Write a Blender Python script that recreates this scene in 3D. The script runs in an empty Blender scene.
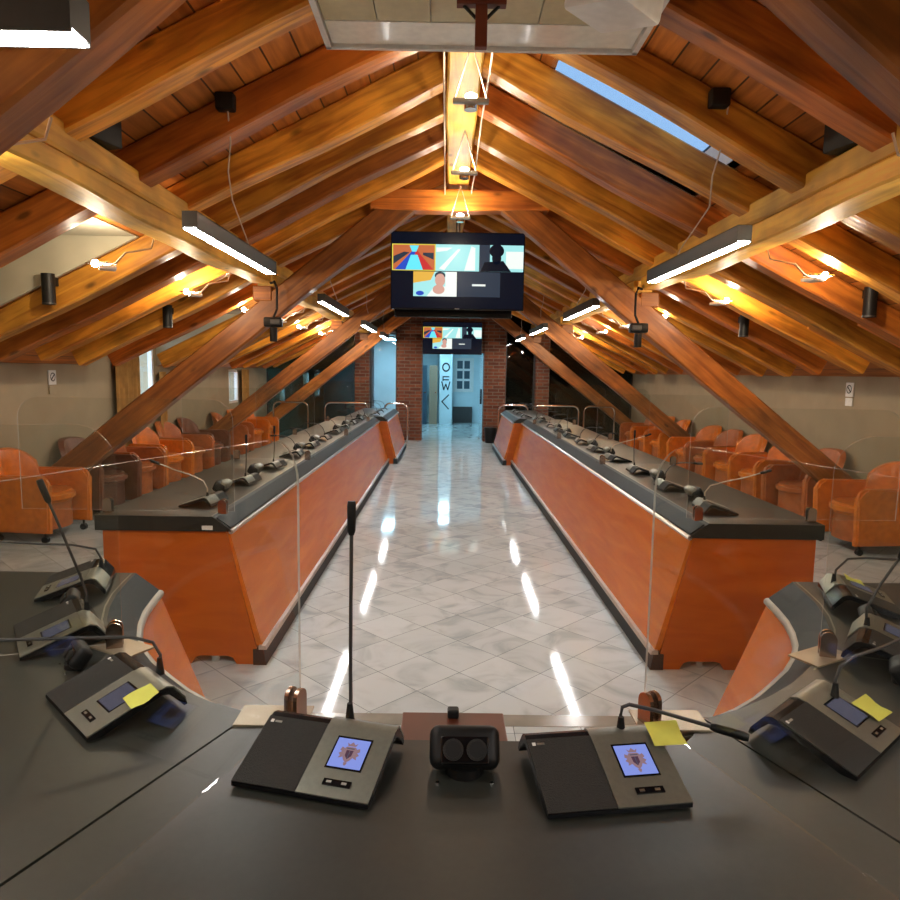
import bpy, bmesh, math, random
from mathutils import Vector, Matrix
random.seed(7)
C = bpy.context.scene.collection
PI = math.pi
ORD = ['first', 'second', 'third', 'fourth', 'fifth', 'sixth', 'seventh', 'eighth', 'ninth', 'tenth', 'eleventh',
       'twelfth', 'thirteenth', 'fourteenth', 'fifteenth', 'sixteenth', 'seventeenth', 'eighteenth', 'nineteenth',
       'twentieth', 'twenty-first', 'twenty-second', 'twenty-third', 'twenty-fourth']

# ------------------------------------------------------------------ materials
def new_mat(name):
    m = bpy.data.materials.new(name); m.use_nodes = True
    nt = m.node_tree; b = nt.nodes['Principled BSDF']
    return m, nt, b
def lk(nt, a, b): nt.links.new(a, b)
def nd(nt, t, **kw):
    n = nt.nodes.new(t)
    for k, v in kw.items(): setattr(n, k, v)
    return n
def plain(name, col, rough=.5, metal=0, var=.06, scale=25, bump=0, coat=0, spec=.5):
    m, nt, b = new_mat(name)
    b.inputs['Roughness'].default_value = rough; b.inputs['Metallic'].default_value = metal
    b.inputs['Coat Weight'].default_value = coat; b.inputs['Specular IOR Level'].default_value = spec
    tc = nd(nt, 'ShaderNodeTexCoord'); no = nd(nt, 'ShaderNodeTexNoise')
    no.inputs['Scale'].default_value = scale; lk(nt, tc.outputs['Object'], no.inputs['Vector'])
    r = nd(nt, 'ShaderNodeValToRGB')
    r.color_ramp.elements[0].position = .3; r.color_ramp.elements[1].position = .7
    r.color_ramp.elements[0].color = [c * (1 - var) for c in col] + [1]
    r.color_ramp.elements[1].color = [min(1, c * (1 + var)) for c in col] + [1]
    lk(nt, no.outputs['Fac'], r.inputs['Fac']); lk(nt, r.outputs['Color'], b.inputs['Base Color'])
    if bump:
        bp = nd(nt, 'ShaderNodeBump'); bp.inputs['Strength'].default_value = bump; bp.inputs['Distance'].default_value = .004
        lk(nt, no.outputs['Fac'], bp.inputs['Height']); lk(nt, bp.outputs['Normal'], b.inputs['Normal'])
    return m
def emit(name, col, s):
    m, nt, b = new_mat(name)
    b.inputs['Base Color'].default_value = (*[c * .1 for c in col], 1)
    b.inputs['Roughness'].default_value = .25; b.inputs['Specular IOR Level'].default_value = .15
    b.inputs['Emission Color'].default_value = (*col, 1); b.inputs['Emission Strength'].default_value = s
    return m
def timber(name, c1, c2, rough=.38):
    m, nt, b = new_mat(name)
    tc = nd(nt, 'ShaderNodeTexCoord'); mp = nd(nt, 'ShaderNodeMapping')
    mp.inputs['Scale'].default_value = (1.1, 13, 13)
    oi = nd(nt, 'ShaderNodeObjectInfo')
    ad = nd(nt, 'ShaderNodeVectorMath', operation='ADD')
    ml = nd(nt, 'ShaderNodeMath', operation='MULTIPLY'); ml.inputs[1].default_value = 40
    lk(nt, oi.outputs['Random'], ml.inputs[0])
    lk(nt, tc.outputs['Object'], ad.inputs[0]); lk(nt, ml.outputs[0], ad.inputs[1])
    lk(nt, ad.outputs[0], mp.inputs['Vector'])
    n1 = nd(nt, 'ShaderNodeTexNoise'); n1.inputs['Scale'].default_value = 1.6; n1.inputs['Detail'].default_value = 6
    n1.inputs['Distortion'].default_value = .6
    lk(nt, mp.outputs[0], n1.inputs['Vector'])
    n2 = nd(nt, 'ShaderNodeTexNoise'); n2.inputs['Scale'].default_value = 2.4; n2.inputs['Detail'].default_value = 3
    lk(nt, ad.outputs[0], n2.inputs['Vector'])
    r = nd(nt, 'ShaderNodeValToRGB')
    r.color_ramp.elements[0].position = .33; r.color_ramp.elements[0].color = (*c1, 1)
    r.color_ramp.elements[1].position = .62; r.color_ramp.elements[1].color = (*c2, 1)
    lk(nt, n1.outputs['Fac'], r.inputs['Fac'])
    hs = nd(nt, 'ShaderNodeHueSaturation')
    mr = nd(nt, 'ShaderNodeMapRange'); mr.inputs[1].default_value = .3; mr.inputs[2].default_value = .7
    mr.inputs[3].default_value = .6; mr.inputs[4].default_value = 1.25
    lk(nt, n2.outputs['Fac'], mr.inputs[0])
    mr2 = nd(nt, 'ShaderNodeMapRange'); mr2.inputs[3].default_value = .6; mr2.inputs[4].default_value = 1.2
    lk(nt, oi.outputs['Random'], mr2.inputs[0])
    mm = nd(nt, 'ShaderNodeMath', operation='MULTIPLY'); lk(nt, mr.outputs[0], mm.inputs[0]); lk(nt, mr2.outputs[0], mm.inputs[1])
    lk(nt, mm.outputs[0], hs.inputs['Value']); lk(nt, r.outputs['Color'], hs.inputs['Color'])
    # knots
    vo = nd(nt, 'ShaderNodeTexVoronoi'); vo.inputs['Scale'].default_value = 2.6
    mp2 = nd(nt, 'ShaderNodeMapping'); mp2.inputs['Scale'].default_value = (.8, 2, 2)
    lk(nt, ad.outputs[0], mp2.inputs['Vector']); lk(nt, mp2.outputs[0], vo.inputs['Vector'])
    kr = nd(nt, 'ShaderNodeMapRange'); kr.inputs[1].default_value = .06; kr.inputs[2].default_value = .13
    kr.inputs[3].default_value = .35; kr.inputs[4].default_value = 1
    lk(nt, vo.outputs['Distance'], kr.inputs[0])
    mx = nd(nt, 'ShaderNodeMix', data_type='RGBA', blend_type='MULTIPLY'); mx.inputs[0].default_value = 1
    lk(nt, hs.outputs['Color'], mx.inputs[6]); lk(nt, kr.outputs[0], mx.inputs[7])
    lk(nt, mx.outputs[2], b.inputs['Base Color'])
    b.inputs['Roughness'].default_value = rough
    bp = nd(nt, 'ShaderNodeBump'); bp.inputs['Strength'].default_value = .35; bp.inputs['Distance'].default_value = .01
    lk(nt, n1.outputs['Fac'], bp.inputs['Height']); lk(nt, bp.outputs['Normal'], b.inputs['Normal'])
    return m
def planks(name):
    m, nt, b = new_mat(name)
    tc = nd(nt, 'ShaderNodeTexCoord'); sp = nd(nt, 'ShaderNodeSeparateXYZ'); lk(nt, tc.outputs['Object'], sp.inputs[0])
    dv = nd(nt, 'ShaderNodeMath', operation='DIVIDE'); dv.inputs[1].default_value = .15; lk(nt, sp.outputs['X'], dv.inputs[0])
    fr = nd(nt, 'ShaderNodeMath', operation='FRACT'); lk(nt, dv.outputs[0], fr.inputs[0])
    fl = nd(nt, 'ShaderNodeMath', operation='FLOOR'); lk(nt, dv.outputs[0], fl.inputs[0])
    wn = nd(nt, 'ShaderNodeTexWhiteNoise', noise_dimensions='1D'); lk(nt, fl.outputs[0], wn.inputs['W'])
    mp = nd(nt, 'ShaderNodeMapping'); mp.inputs['Scale'].default_value = (14, 1.2, 14); lk(nt, tc.outputs['Object'], mp.inputs['Vector'])
    no = nd(nt, 'ShaderNodeTexNoise'); no.inputs['Scale'].default_value = 1.5; no.inputs['Detail'].default_value = 5
    lk(nt, mp.outputs[0], no.inputs['Vector'])
    r = nd(nt, 'ShaderNodeValToRGB')
    r.color_ramp.elements[0].position = .35; r.color_ramp.elements[0].color = (.34, .105, .018, 1)
    r.color_ramp.elements[1].position = .65; r.color_ramp.elements[1].color = (.62, .22, .04, 1)
    lk(nt, no.outputs['Fac'], r.inputs['Fac'])
    lt = nd(nt, 'ShaderNodeMath', operation='GREATER_THAN'); lt.inputs[1].default_value = .06; lk(nt, fr.outputs[0], lt.inputs[0])
    mr = nd(nt, 'ShaderNodeMapRange'); mr.inputs[3].default_value = .65; mr.inputs[4].default_value = 1.15; lk(nt, wn.outputs[0], mr.inputs[0])
    mu = nd(nt, 'ShaderNodeMath', operation='MULTIPLY'); lk(nt, mr.outputs[0], mu.inputs[0])
    mr3 = nd(nt, 'ShaderNodeMapRange'); mr3.inputs[3].default_value = .12; mr3.inputs[4].default_value = 1; lk(nt, lt.outputs[0], mr3.inputs[0])
    lk(nt, mr3.outputs[0], mu.inputs[1])
    hs = nd(nt, 'ShaderNodeHueSaturation'); lk(nt, r.outputs[0], hs.inputs['Color']); lk(nt, mu.outputs[0], hs.inputs['Value'])
    lk(nt, hs.outputs[0], b.inputs['Base Color']); b.inputs['Roughness'].default_value = .5
    return m
def marble(name, rot, size, off):
    m, nt, b = new_mat(name)
    tc = nd(nt, 'ShaderNodeTexCoord'); mp = nd(nt, 'ShaderNodeMapping')
    mp.vector_type = 'POINT'; mp.inputs['Rotation'].default_value = (0, 0, rot)
    a = nd(nt, 'ShaderNodeVectorMath', operation='ADD'); a.inputs[1].default_value = (*off, 0)
    lk(nt, tc.outputs['Object'], a.inputs[0]); lk(nt, a.outputs[0], mp.inputs['Vector'])
    dv = nd(nt, 'ShaderNodeVectorMath', operation='SCALE'); dv.inputs['Scale'].default_value = 1 / size
    lk(nt, mp.outputs[0], dv.inputs[0])
    fr = nd(nt, 'ShaderNodeVectorMath', operation='FRACTION'); lk(nt, dv.outputs[0], fr.inputs[0])
    fl = nd(nt, 'ShaderNodeVectorMath', operation='FLOOR'); lk(nt, dv.outputs[0], fl.inputs[0])
    wn = nd(nt, 'ShaderNodeTexWhiteNoise', noise_dimensions='2D'); lk(nt, fl.outputs[0], wn.inputs['Vector'])
    sp = nd(nt, 'ShaderNodeSeparateXYZ'); lk(nt, fr.outputs[0], sp.inputs[0])
    g1 = nd(nt, 'ShaderNodeMath', operation='GREATER_THAN'); g1.inputs[1].default_value = .012; lk(nt, sp.outputs[0], g1.inputs[0])
    g2 = nd(nt, 'ShaderNodeMath', operation='GREATER_THAN'); g2.inputs[1].default_value = .012; lk(nt, sp.outputs[1], g2.inputs[0])
    g = nd(nt, 'ShaderNodeMath', operation='MULTIPLY'); lk(nt, g1.outputs[0], g.inputs[0]); lk(nt, g2.outputs[0], g.inputs[1])
    # veins, different in every tile
    sc = nd(nt, 'ShaderNodeVectorMath', operation='SCALE'); sc.inputs['Scale'].default_value = 7; lk(nt, wn.outputs['Color'], sc.inputs[0])
    ad = nd(nt, 'ShaderNodeVectorMath', operation='ADD'); lk(nt, sc.outputs[0], ad.inputs[0]); lk(nt, tc.outputs['Object'], ad.inputs[1])
    no = nd(nt, 'ShaderNodeTexNoise'); no.inputs['Scale'].default_value = 3.2; no.inputs['Detail'].default_value = 8
    no.inputs['Distortion'].default_value = 1.4; lk(nt, ad.outputs[0], no.inputs['Vector'])
    r = nd(nt, 'ShaderNodeValToRGB'); e = r.color_ramp.elements
    e[0].position = .3; e[0].color = (.38, .43, .44, 1); e[1].position = .56; e[1].color = (.55, .615, .62, 1)
    x = r.color_ramp.elements.new(.47); x.color = (.52, .58, .585, 1)
    lk(nt, no.outputs['Fac'], r.inputs['Fac'])
    mr = nd(nt, 'ShaderNodeMapRange'); mr.inputs[3].default_value = .91; mr.inputs[4].default_value = 1.04; lk(nt, wn.outputs['Value'], mr.inputs[0])
    mr3 = nd(nt, 'ShaderNodeMapRange'); mr3.inputs[3].default_value = .4; mr3.inputs[4].default_value = 1; lk(nt, g.outputs[0], mr3.inputs[0])
    mu = nd(nt, 'ShaderNodeMath', operation='MULTIPLY'); lk(nt, mr.outputs[0], mu.inputs[0]); lk(nt, mr3.outputs[0], mu.inputs[1])
    hs = nd(nt, 'ShaderNodeHueSaturation'); lk(nt, r.outputs[0], hs.inputs['Color']); lk(nt, mu.outputs[0], hs.inputs['Value'])
    lk(nt, hs.outputs[0], b.inputs['Base Color'])
    b.inputs['Roughness'].default_value = .06; b.inputs['Specular IOR Level'].default_value = .28
    wv = nd(nt, 'ShaderNodeTexNoise'); wv.inputs['Scale'].default_value = 5; lk(nt, tc.outputs['Object'], wv.inputs['Vector'])
    bp = nd(nt, 'ShaderNodeBump'); bp.inputs['Strength'].default_value = .10; bp.inputs['Distance'].default_value = .004
    lk(nt, wv.outputs['Fac'], bp.inputs['Height']); lk(nt, bp.outputs['Normal'], b.inputs['Normal'])
    return m
def laminate(name, c1, c2, rough=.3):
    m, nt, b = new_mat(name)
    tc = nd(nt, 'ShaderNodeTexCoord'); mp = nd(nt, 'ShaderNodeMapping'); mp.inputs['Scale'].default_value = (1, .5, 5)
    lk(nt, tc.outputs['Object'], mp.inputs['Vector'])
    no = nd(nt, 'ShaderNodeTexNoise'); no.inputs['Scale'].default_value = 2.5; no.inputs['Detail'].default_value = 5; no.inputs['Distortion'].default_value = .8
    lk(nt, mp.outputs[0], no.inputs['Vector'])
    r = nd(nt, 'ShaderNodeValToRGB'); r.color_ramp.elements[0].position = .3; r.color_ramp.elements[1].position = .7
    r.color_ramp.elements[0].color = (*c1, 1); r.color_ramp.elements[1].color = (*c2, 1)
    lk(nt, no.outputs['Fac'], r.inputs['Fac']); lk(nt, r.outputs[0], b.inputs['Base Color'])
    b.inputs['Roughness'].default_value = rough
    return m
def bricks(name):
    m, nt, b = new_mat(name)
    tc = nd(nt, 'ShaderNodeTexCoord'); sp = nd(nt, 'ShaderNodeSeparateXYZ'); lk(nt, tc.outputs['Object'], sp.inputs[0])
    ad = nd(nt, 'ShaderNodeMath', operation='ADD'); lk(nt, sp.outputs[0], ad.inputs[0]); lk(nt, sp.outputs[1], ad.inputs[1])
    cb = nd(nt, 'ShaderNodeCombineXYZ'); lk(nt, ad.outputs[0], cb.inputs[0]); lk(nt, sp.outputs[2], cb.inputs[1])
    br = nd(nt, 'ShaderNodeTexBrick'); lk(nt, cb.outputs[0], br.inputs['Vector'])
    br.inputs['Scale'].default_value = 1; br.inputs['Brick Width'].default_value = .25; br.inputs['Row Height'].default_value = .075
    br.inputs['Mortar Size'].default_value = .008
    br.inputs['Color1'].default_value = (.26, .075, .03, 1); br.inputs['Color2'].default_value = (.13, .035, .016, 1)
    br.inputs['Mortar'].default_value = (.2, .15, .11, 1)
    no = nd(nt, 'ShaderNodeTexNoise'); no.inputs['Scale'].default_value = 14; lk(nt, tc.outputs['Object'], no.inputs['Vector'])
    mx = nd(nt, 'ShaderNodeMix', data_type='RGBA', blend_type='MULTIPLY'); mx.inputs[0].default_value = .5
    lk(nt, br.outputs[0], mx.inputs[6]); lk(nt, no.outputs['Fac'], mx.inputs[7]); lk(nt, mx.outputs[2], b.inputs['Base Color'])
    bp = nd(nt, 'ShaderNodeBump'); bp.inputs['Strength'].default_value = .6; bp.inputs['Distance'].default_value = .01
    bp.invert = True
    lk(nt, br.outputs['Fac'], bp.inputs['Height']); lk(nt, bp.outputs['Normal'], b.inputs['Normal'])
    b.inputs['Roughness'].default_value = .85
    return m
def thin_glass(name, tint=(.97, .985, .98), ior=1.45, rough=0):
    m = bpy.data.materials.new(name); m.use_nodes = True; nt = m.node_tree; nt.nodes.clear()
    o = nd(nt, 'ShaderNodeOutputMaterial'); mx = nd(nt, 'ShaderNodeMixShader'); tr = nd(nt, 'ShaderNodeBsdfTransparent')
    gl = nd(nt, 'ShaderNodeBsdfGlossy'); gl.inputs['Roughness'].default_value = rough
    lw = nd(nt, 'ShaderNodeLayerWeight'); pw = nd(nt, 'ShaderNodeMath', operation='POWER'); pw.inputs[1].default_value = 5
    fr = nd(nt, 'ShaderNodeMath', operation='MULTIPLY_ADD'); f0 = ((ior - 1) / (ior + 1)) ** 2
    fr.inputs[1].default_value = .8; fr.inputs[2].default_value = f0
    lk(nt, lw.outputs['Facing'], pw.inputs[0]); lk(nt, pw.outputs[0], fr.inputs[0])
    tr.inputs['Color'].default_value = (*tint, 1)
    lk(nt, fr.outputs[0], mx.inputs[0]); lk(nt, tr.outputs[0], mx.inputs[1]); lk(nt, gl.outputs[0], mx.inputs[2]); lk(nt, mx.outputs[0], o.inputs[0])
    return m

M = {}
M['rafter'] = timber('honey_timber', (.46, .155, .018), (.88, .41, .05))
M['rafter_red'] = timber('red_brown_timber', (.34, .09, .014), (.66, .215, .03))
M['purlin'] = timber('yellow_timber', (.70, .36, .045), (.92, .55, .085), .5)
M['strut'] = timber('brown_strut_timber', (.28, .085, .016), (.54, .19, .033), .4)
M['boards'] = planks('roof_boards')
M['floor'] = marble('diagonal_marble', PI / 4, .30, (0, -3.40))
M['floor2'] = marble('straight_marble', 0, .30, (.07, -.1))
M['kerb'] = plain('grey_marble', (.26, .245, .20), .18, scale=9, var=.12)
M['wall'] = plain('cream_plaster', (.33, .275, .185), .85, scale=4, bump=.1)
M['cream'] = plain('dormer_plaster', (.42, .40, .31), .85, scale=5, bump=.1)
M['daylight_tint_wall'] = plain('white_corridor_daylight_tint', (.60, .72, .76), .7, scale=3)  # white walls, with the blue of the daylight put into their colour
M['orange'] = laminate('orange_laminate', (.56, .135, .010), (.70, .20, .018), .27)
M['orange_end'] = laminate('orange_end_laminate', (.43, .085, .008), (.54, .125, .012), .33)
M['top'] = plain('dark_grey_top', (.023, .024, .020), .38, scale=60, var=.08, spec=.35)
M['band'] = plain('blue_grey_band', (.028, .034, .036), .55, scale=50, spec=.2)
M['black'] = plain('matt_black', (.006, .006, .006), .5, spec=.3)
M['blackgloss'] = plain('gloss_black', (.004, .004, .005), .2, spec=.3)
M['silver'] = plain('brushed_silver', (.42, .41, .37), .33, 1, scale=40)
M['trim'] = plain('aluminium_trim', (.60, .56, .50), .3, .85, scale=30)
M['grill'] = plain('speaker_grill', (.016, .015, .013), .6, scale=500, var=.6, bump=.6, spec=.3)
M['plate'] = plain('silver_grey_plate', (.20, .20, .165), .38, .6, scale=90)
M['steel'] = plain('chrome', (.75, .72, .68), .12, 1)
M['clip'] = plain('bronze_clip', (.45, .33, .27), .2, 1)
M['pad'] = plain('champagne_pad', (.33, .27, .19), .4, .5)
M['rim'] = plain('pale_rim', (.36, .34, .29), .35)
M['glass'] = thin_glass('acrylic', (.95, .965, .955), 1.42)
M['gedge'] = plain('polished_acrylic_edge', (.62, .60, .54), .15, 0)
_nt = M['gedge'].node_tree; _b = _nt.nodes['Principled BSDF']; _b.inputs['Alpha'].default_value = .6
M['tint'] = thin_glass('tinted_glass', (.40, .52, .53), 1.5)
M['blind'] = thin_glass('skylight_glass', (.30, .36, .42), 1.45)
M['pane'] = thin_glass('window_pane', (.95, .98, 1), 1.45)
M['leather'] = plain('orange_leather', (.66, .175, .014), .3, scale=18, var=.16, bump=.15)
M['leather2'] = plain('brown_leather', (.17, .060, .032), .35, scale=18, var=.2, bump=.15)
M['leather3'] = plain('rust_leather', (.42, .115, .028), .35, scale=18, var=.16, bump=.15)
M['under'] = plain('dark_brown_base', (.10, .032, .015), .6)
M['lamp'] = emit('lamp_diffuser', (1, .985, .95), 30)
M['bulb'] = emit('halogen_bulb', (1, .88, .7), 90)
M['housing'] = plain('grey_lamp_housing', (.055, .055, .055), .42, .4)
M['wire'] = plain('pale_cable', (.55, .45, .34), .4)
M['mahogany'] = laminate('mahogany', (.07, .016, .007), (.13, .030, .012), .4)
M['red_wood'] = laminate('red_wood', (.11, .022, .010), (.17, .04, .016), .5)
M['white'] = plain('white_plastic', (.75, .75, .73), .4)
M['unit'] = plain('cream_gloss', (.90, .89, .80), .1, coat=.6)
M['unit2'] = plain('beige_grid', (.56, .50, .30), .4)
M['note'] = plain('yellow_note', (.62, .62, .10), .7)
M['curtain'] = plain('gold_curtain', (.36, .20, .055), .85, scale=8, var=.2)
M['brick'] = bricks('red_brick')
M['dark'] = plain('dark_panel', (.02, .017, .014), .5)
M['navy'] = plain('dark_blue_door', (.03, .07, .10), .4)
M['sblack'] = emit('screen_black', (.004, .006, .014), .4)
M['sblue'] = emit('screen_blue', (.24, .31, .78), .36)
M['sblue_dim'] = emit('screen_blue_dim', (.13, .13, .19), .2)
M['scr_y'] = emit('px_yellow', (1, .85, .1), 0.32)
M['scr_r'] = emit('px_red', (.75, .05, .05), 0.32)
M['scr_o'] = emit('px_orange', (.8, .22, .08), 0.28)
M['scr_b'] = emit('px_blue', (.04, .12, .8), 0.28)
M['scr_c'] = emit('px_cyan', (.15, .85, 1), 0.40)
M['scr_t'] = emit('px_teal', (.40, .85, .86), 0.40)
M['scr_w'] = emit('px_white', (.92, 1, .95), 0.40)
M['scr_g'] = emit('px_grey', (.04, .055, .085), 0.32)
M['scr_s'] = emit('px_skin', (.75, .42, .34), 0.36)
M['scr_m'] = emit('px_amber', (.9, .52, .08), 0.36)
M['crest'] = emit('crest_brown', (.13, .08, .09), .8)
M['crest2'] = emit('crest_dark', (.06, .03, .05), .5)
M['sign'] = plain('sign_ink', (.02, .025, .03), .6, spec=.2)

# ------------------------------------------------------------------ mesh builder
class MB:
    def __init__(s): s.bm = bmesh.new()
    def _place(s, vs, mat):
        for v in vs: v.co = mat @ v.co
    def box(s, c, d, rot=None, bev=0, seg=2, mi=0, M4=None):
        r = bmesh.ops.create_cube(s.bm, size=1); vs = r['verts']
        for v in vs: v.co = Vector((v.co.x * d[0], v.co.y * d[1], v.co.z * d[2]))
        if bev:
            es = list({e for v in vs for e in v.link_edges})
            rr = bmesh.ops.bevel(s.bm, geom=es, offset=bev, segments=seg, affect='EDGES', profile=.5)
            vs = list({v for f in rr['faces'] for v in f.verts} | {v for v in vs if v.is_valid})
        m = Matrix.Translation(c)
        if rot is not None: m = m @ (rot if isinstance(rot, Matrix) else Matrix.Rotation(rot, 4, 'Z'))
        if M4 is not None: m = M4 @ m
        s._place(vs, m)
        if mi:
            for f in {f for v in vs for f in v.link_faces}: f.material_index = mi
        return s
    def box2(s, a, b, **k):
        return s.box([(a[i] + b[i]) / 2 for i in range(3)], [abs(b[i] - a[i]) for i in range(3)], **k)
    def cyl(s, p0, p1, r, r2=None, n=16, caps=True):
        p0 = Vector(p0); p1 = Vector(p1); d = p1 - p0
        rr = bmesh.ops.create_cone(s.bm, cap_ends=caps, segments=n, radius1=r, radius2=r if r2 is None else r2, depth=d.length)
        q = Vector((0, 0, 1)).rotation_difference(d.normalized()).to_matrix().to_4x4()
        s._place(rr['verts'], Matrix.Translation((p0 + p1) / 2) @ q); return s
    def sph(s, c, r, sc=(1, 1, 1), n=12):
        rr = bmesh.ops.create_uvsphere(s.bm, u_segments=n, v_segments=max(6, n // 2), radius=r)
        s._place(rr['verts'], Matrix.Translation(c) @ Matrix.Diagonal((*sc, 1))); return s
    def tube(s, pts, r, n=8, rs=None):
        pts = [Vector(p) for p in pts]; rings = []
        up = Vector((.13, .31, .94)).normalized()
        for i, p in enumerate(pts):
            t = (pts[min(i + 1, len(pts) - 1)] - pts[max(i - 1, 0)]).normalized()
            a = t.cross(up)
            if a.length < .05: a = t.cross(Vector((1, 0, 0)))
            a.normalize(); b2 = t.cross(a)
            R = rs[i] if rs else r
            rings.append([s.bm.verts.new(p + a * math.cos(2 * PI * k / n) * R + b2 * math.sin(2 * PI * k / n) * R) for k in range(n)])
        for i in range(len(rings) - 1):
            for k in range(n):
                s.bm.faces.new((rings[i][k], rings[i][(k + 1) % n], rings[i + 1][(k + 1) % n], rings[i + 1][k]))
        s.bm.faces.new(rings[0][::-1]); s.bm.faces.new(rings[-1]); return s
    def prism(s, poly, o, u, v, w, mi_side=0, mi_cap=0):
        """poly (a,b) -> o+a*u+b*v, extruded along vector w"""
        o, u, v, w = map(Vector, (o, u, v, w))
        A = [s.bm.verts.new(o + u * a + v * b) for a, b in poly]
        B = [s.bm.verts.new(o + u * a + v * b + w) for a, b in poly]
        f = s.bm.faces.new(A[::-1]); f.material_index = mi_cap
        f = s.bm.faces.new(B); f.material_index = mi_cap
        n = len(poly)
        for i in range(n):
            f = s.bm.faces.new((A[i], A[(i + 1) % n], B[(i + 1) % n], B[i])); f.material_index = mi_side
        return s
    def quad(s, *p):
        s.bm.faces.new([s.bm.verts.new(Vector(q)) for q in p]); return s
    def strip(s, A, B):
        a = [s.bm.verts.new(Vector(p)) for p in A]; b = [s.bm.verts.new(Vector(p)) for p in B]
        for i in range(len(a) - 1): s.bm.faces.new((a[i], a[i + 1], b[i + 1], b[i]))
        return s
    def mesh(s, name, mats, smooth=False):
        if not isinstance(mats, (list, tuple)): mats = [mats]
        bmesh.ops.recalc_face_normals(s.bm, faces=s.bm.faces)
        me = bpy.data.meshes.new(name); s.bm.to_mesh(me); s.bm.free()
        for m in mats: me.materials.append(m)
        if smooth:
            me.polygons.foreach_set('use_smooth', [True] * len(me.polygons))
            me.update()
            try: me.set_sharp_from_angle(angle=math.radians(40))
            except Exception: pass
        return me
    def build(s, name, mats, parent=None, smooth=False, loc=None):
        o = bpy.data.objects.new(name, s.mesh(name, mats, smooth)); C.objects.link(o)
        if parent: o.parent = parent
        if loc: o.location = loc
        return o
def tag(o, label, cat, group=None):
    o['label'] = label; o['category'] = cat
    if group: o['group'] = group
    return o
def struct(o): o['kind'] = 'structure'; return o
def thing(name, label, cat, loc=(0, 0, 0), rz=0, group=None):
    o = bpy.data.objects.new(name, None); C.objects.link(o); o.empty_display_size = .1
    o.location = loc; o.rotation_euler = (0, 0, rz); return tag(o, label, cat, group)
def dup(root, loc, rz, label, group=None):
    r = root.copy(); C.objects.link(r); r.location = loc; r.rotation_euler = (0, 0, rz); r['label'] = label
    if group: r['group'] = group
    for ch in list(root.children):
        c = ch.copy(); C.objects.link(c); c.parent = r
        for g in list(ch.children):
            d = g.copy(); C.objects.link(d); d.parent = c
    return r
def beam_mesh(L, w, h, n=24, wob=.008, seed=0, bev=.012):
    """hand-hewn timber along local +X, top face at z=0, hanging down"""
    rnd = random.Random(seed); m = MB(); bm = m.bm; rings = []
    ph = [rnd.uniform(0, 6) for _ in range(6)]
    for i in range(n + 1):
        x = L * i / n
        a = wob * (math.sin(x * 2.1 + ph[0]) + .6 * math.sin(x * 5.3 + ph[1]))
        c = wob * (math.sin(x * 1.7 + ph[2]) + .6 * math.sin(x * 4.1 + ph[3])) * 1.2
        hw = w / 2 + a * .5; hh = h + c
        sh = wob * math.sin(x * 1.3 + ph[4])
        P = [(-hw + sh + bev, 0), (hw + sh - bev, 0), (hw + sh, -bev), (hw + sh, -hh + bev), (hw + sh - bev, -hh), (-hw + sh + bev, -hh), (-hw + sh, -hh + bev), (-hw + sh, -bev)]
        rings.append([bm.verts.new((x, p, q)) for p, q in P])
    for i in range(n):
        for k in range(8): bm.faces.new((rings[i][k], rings[i][(k + 1) % 8], rings[i + 1][(k + 1) % 8], rings[i + 1][k]))
    bm.faces.new(rings[0][::-1]); bm.faces.new(rings[-1])
    return m
def place_beam(o, p0, p1):
    """local +X from p0 to p1, local z kept as upright as possible"""
    p0 = Vector(p0); x = (Vector(p1) - p0).normalized(); y = Vector((0, 0, 1)).cross(x).normalized(); z = x.cross(y)
    m = Matrix((x, y, z)).transposed().to_4x4(); m.translation = p0; o.matrix_world = m

# ------------------------------------------------------------------ camera
F = 680.; VPX, VPY, ROLL = 446., 372., math.radians(.9)
y = Vector(((VPX - 450) / F, -(VPY - 450) / F, 1)).normalized()
zx, zy = math.sin(ROLL), math.cos(ROLL)
z = Vector((zx, zy, -(zx * y.x + zy * y.y) / y.z)).normalized()
x = -y.cross(z)
if x.x < 0: x = -x
# rows of R: camera right, up, forward in world coords
right = Vector((x.x, y.x, z.x)); up = Vector((x.y, y.y, z.y)); fwd = Vector((x.z, y.z, z.z))
POS = Vector((-.09, 0, 1.56))
cd = bpy.data.cameras.new('camera'); cam = bpy.data.objects.new('camera', cd); C.objects.link(cam)
cd.sensor_width = 36; cd.lens = F / 900 * 36; cd.clip_start = .02
mw = Matrix((right, up, -fwd)).transposed().to_4x4(); mw.translation = POS; cam.matrix_world = mw
bpy.context.scene.camera = cam

# ------------------------------------------------------------------ shell
WX, YB, YE = 4.2, -3.5, 23.0
Z0, SL, RH = 3.40, .50, .22
def raf(x): return Z0 - SL * (abs(x) - .12)          # underside of the rafters
def roof(x): return raf(x) + RH                       # underside of the boards
struct(MB().box2((-WX, 2.96, -.1), (WX, YE, 0)).build('floor', M['floor']))
struct(MB().box2((-WX, YB, -.1), (WX, 2.86, 0)).build('floor', M['floor2']))
struct(MB().box2((-WX, 2.86, -.1), (WX, 2.96, .002)).build('trim_1', M['kerb']))
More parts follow.
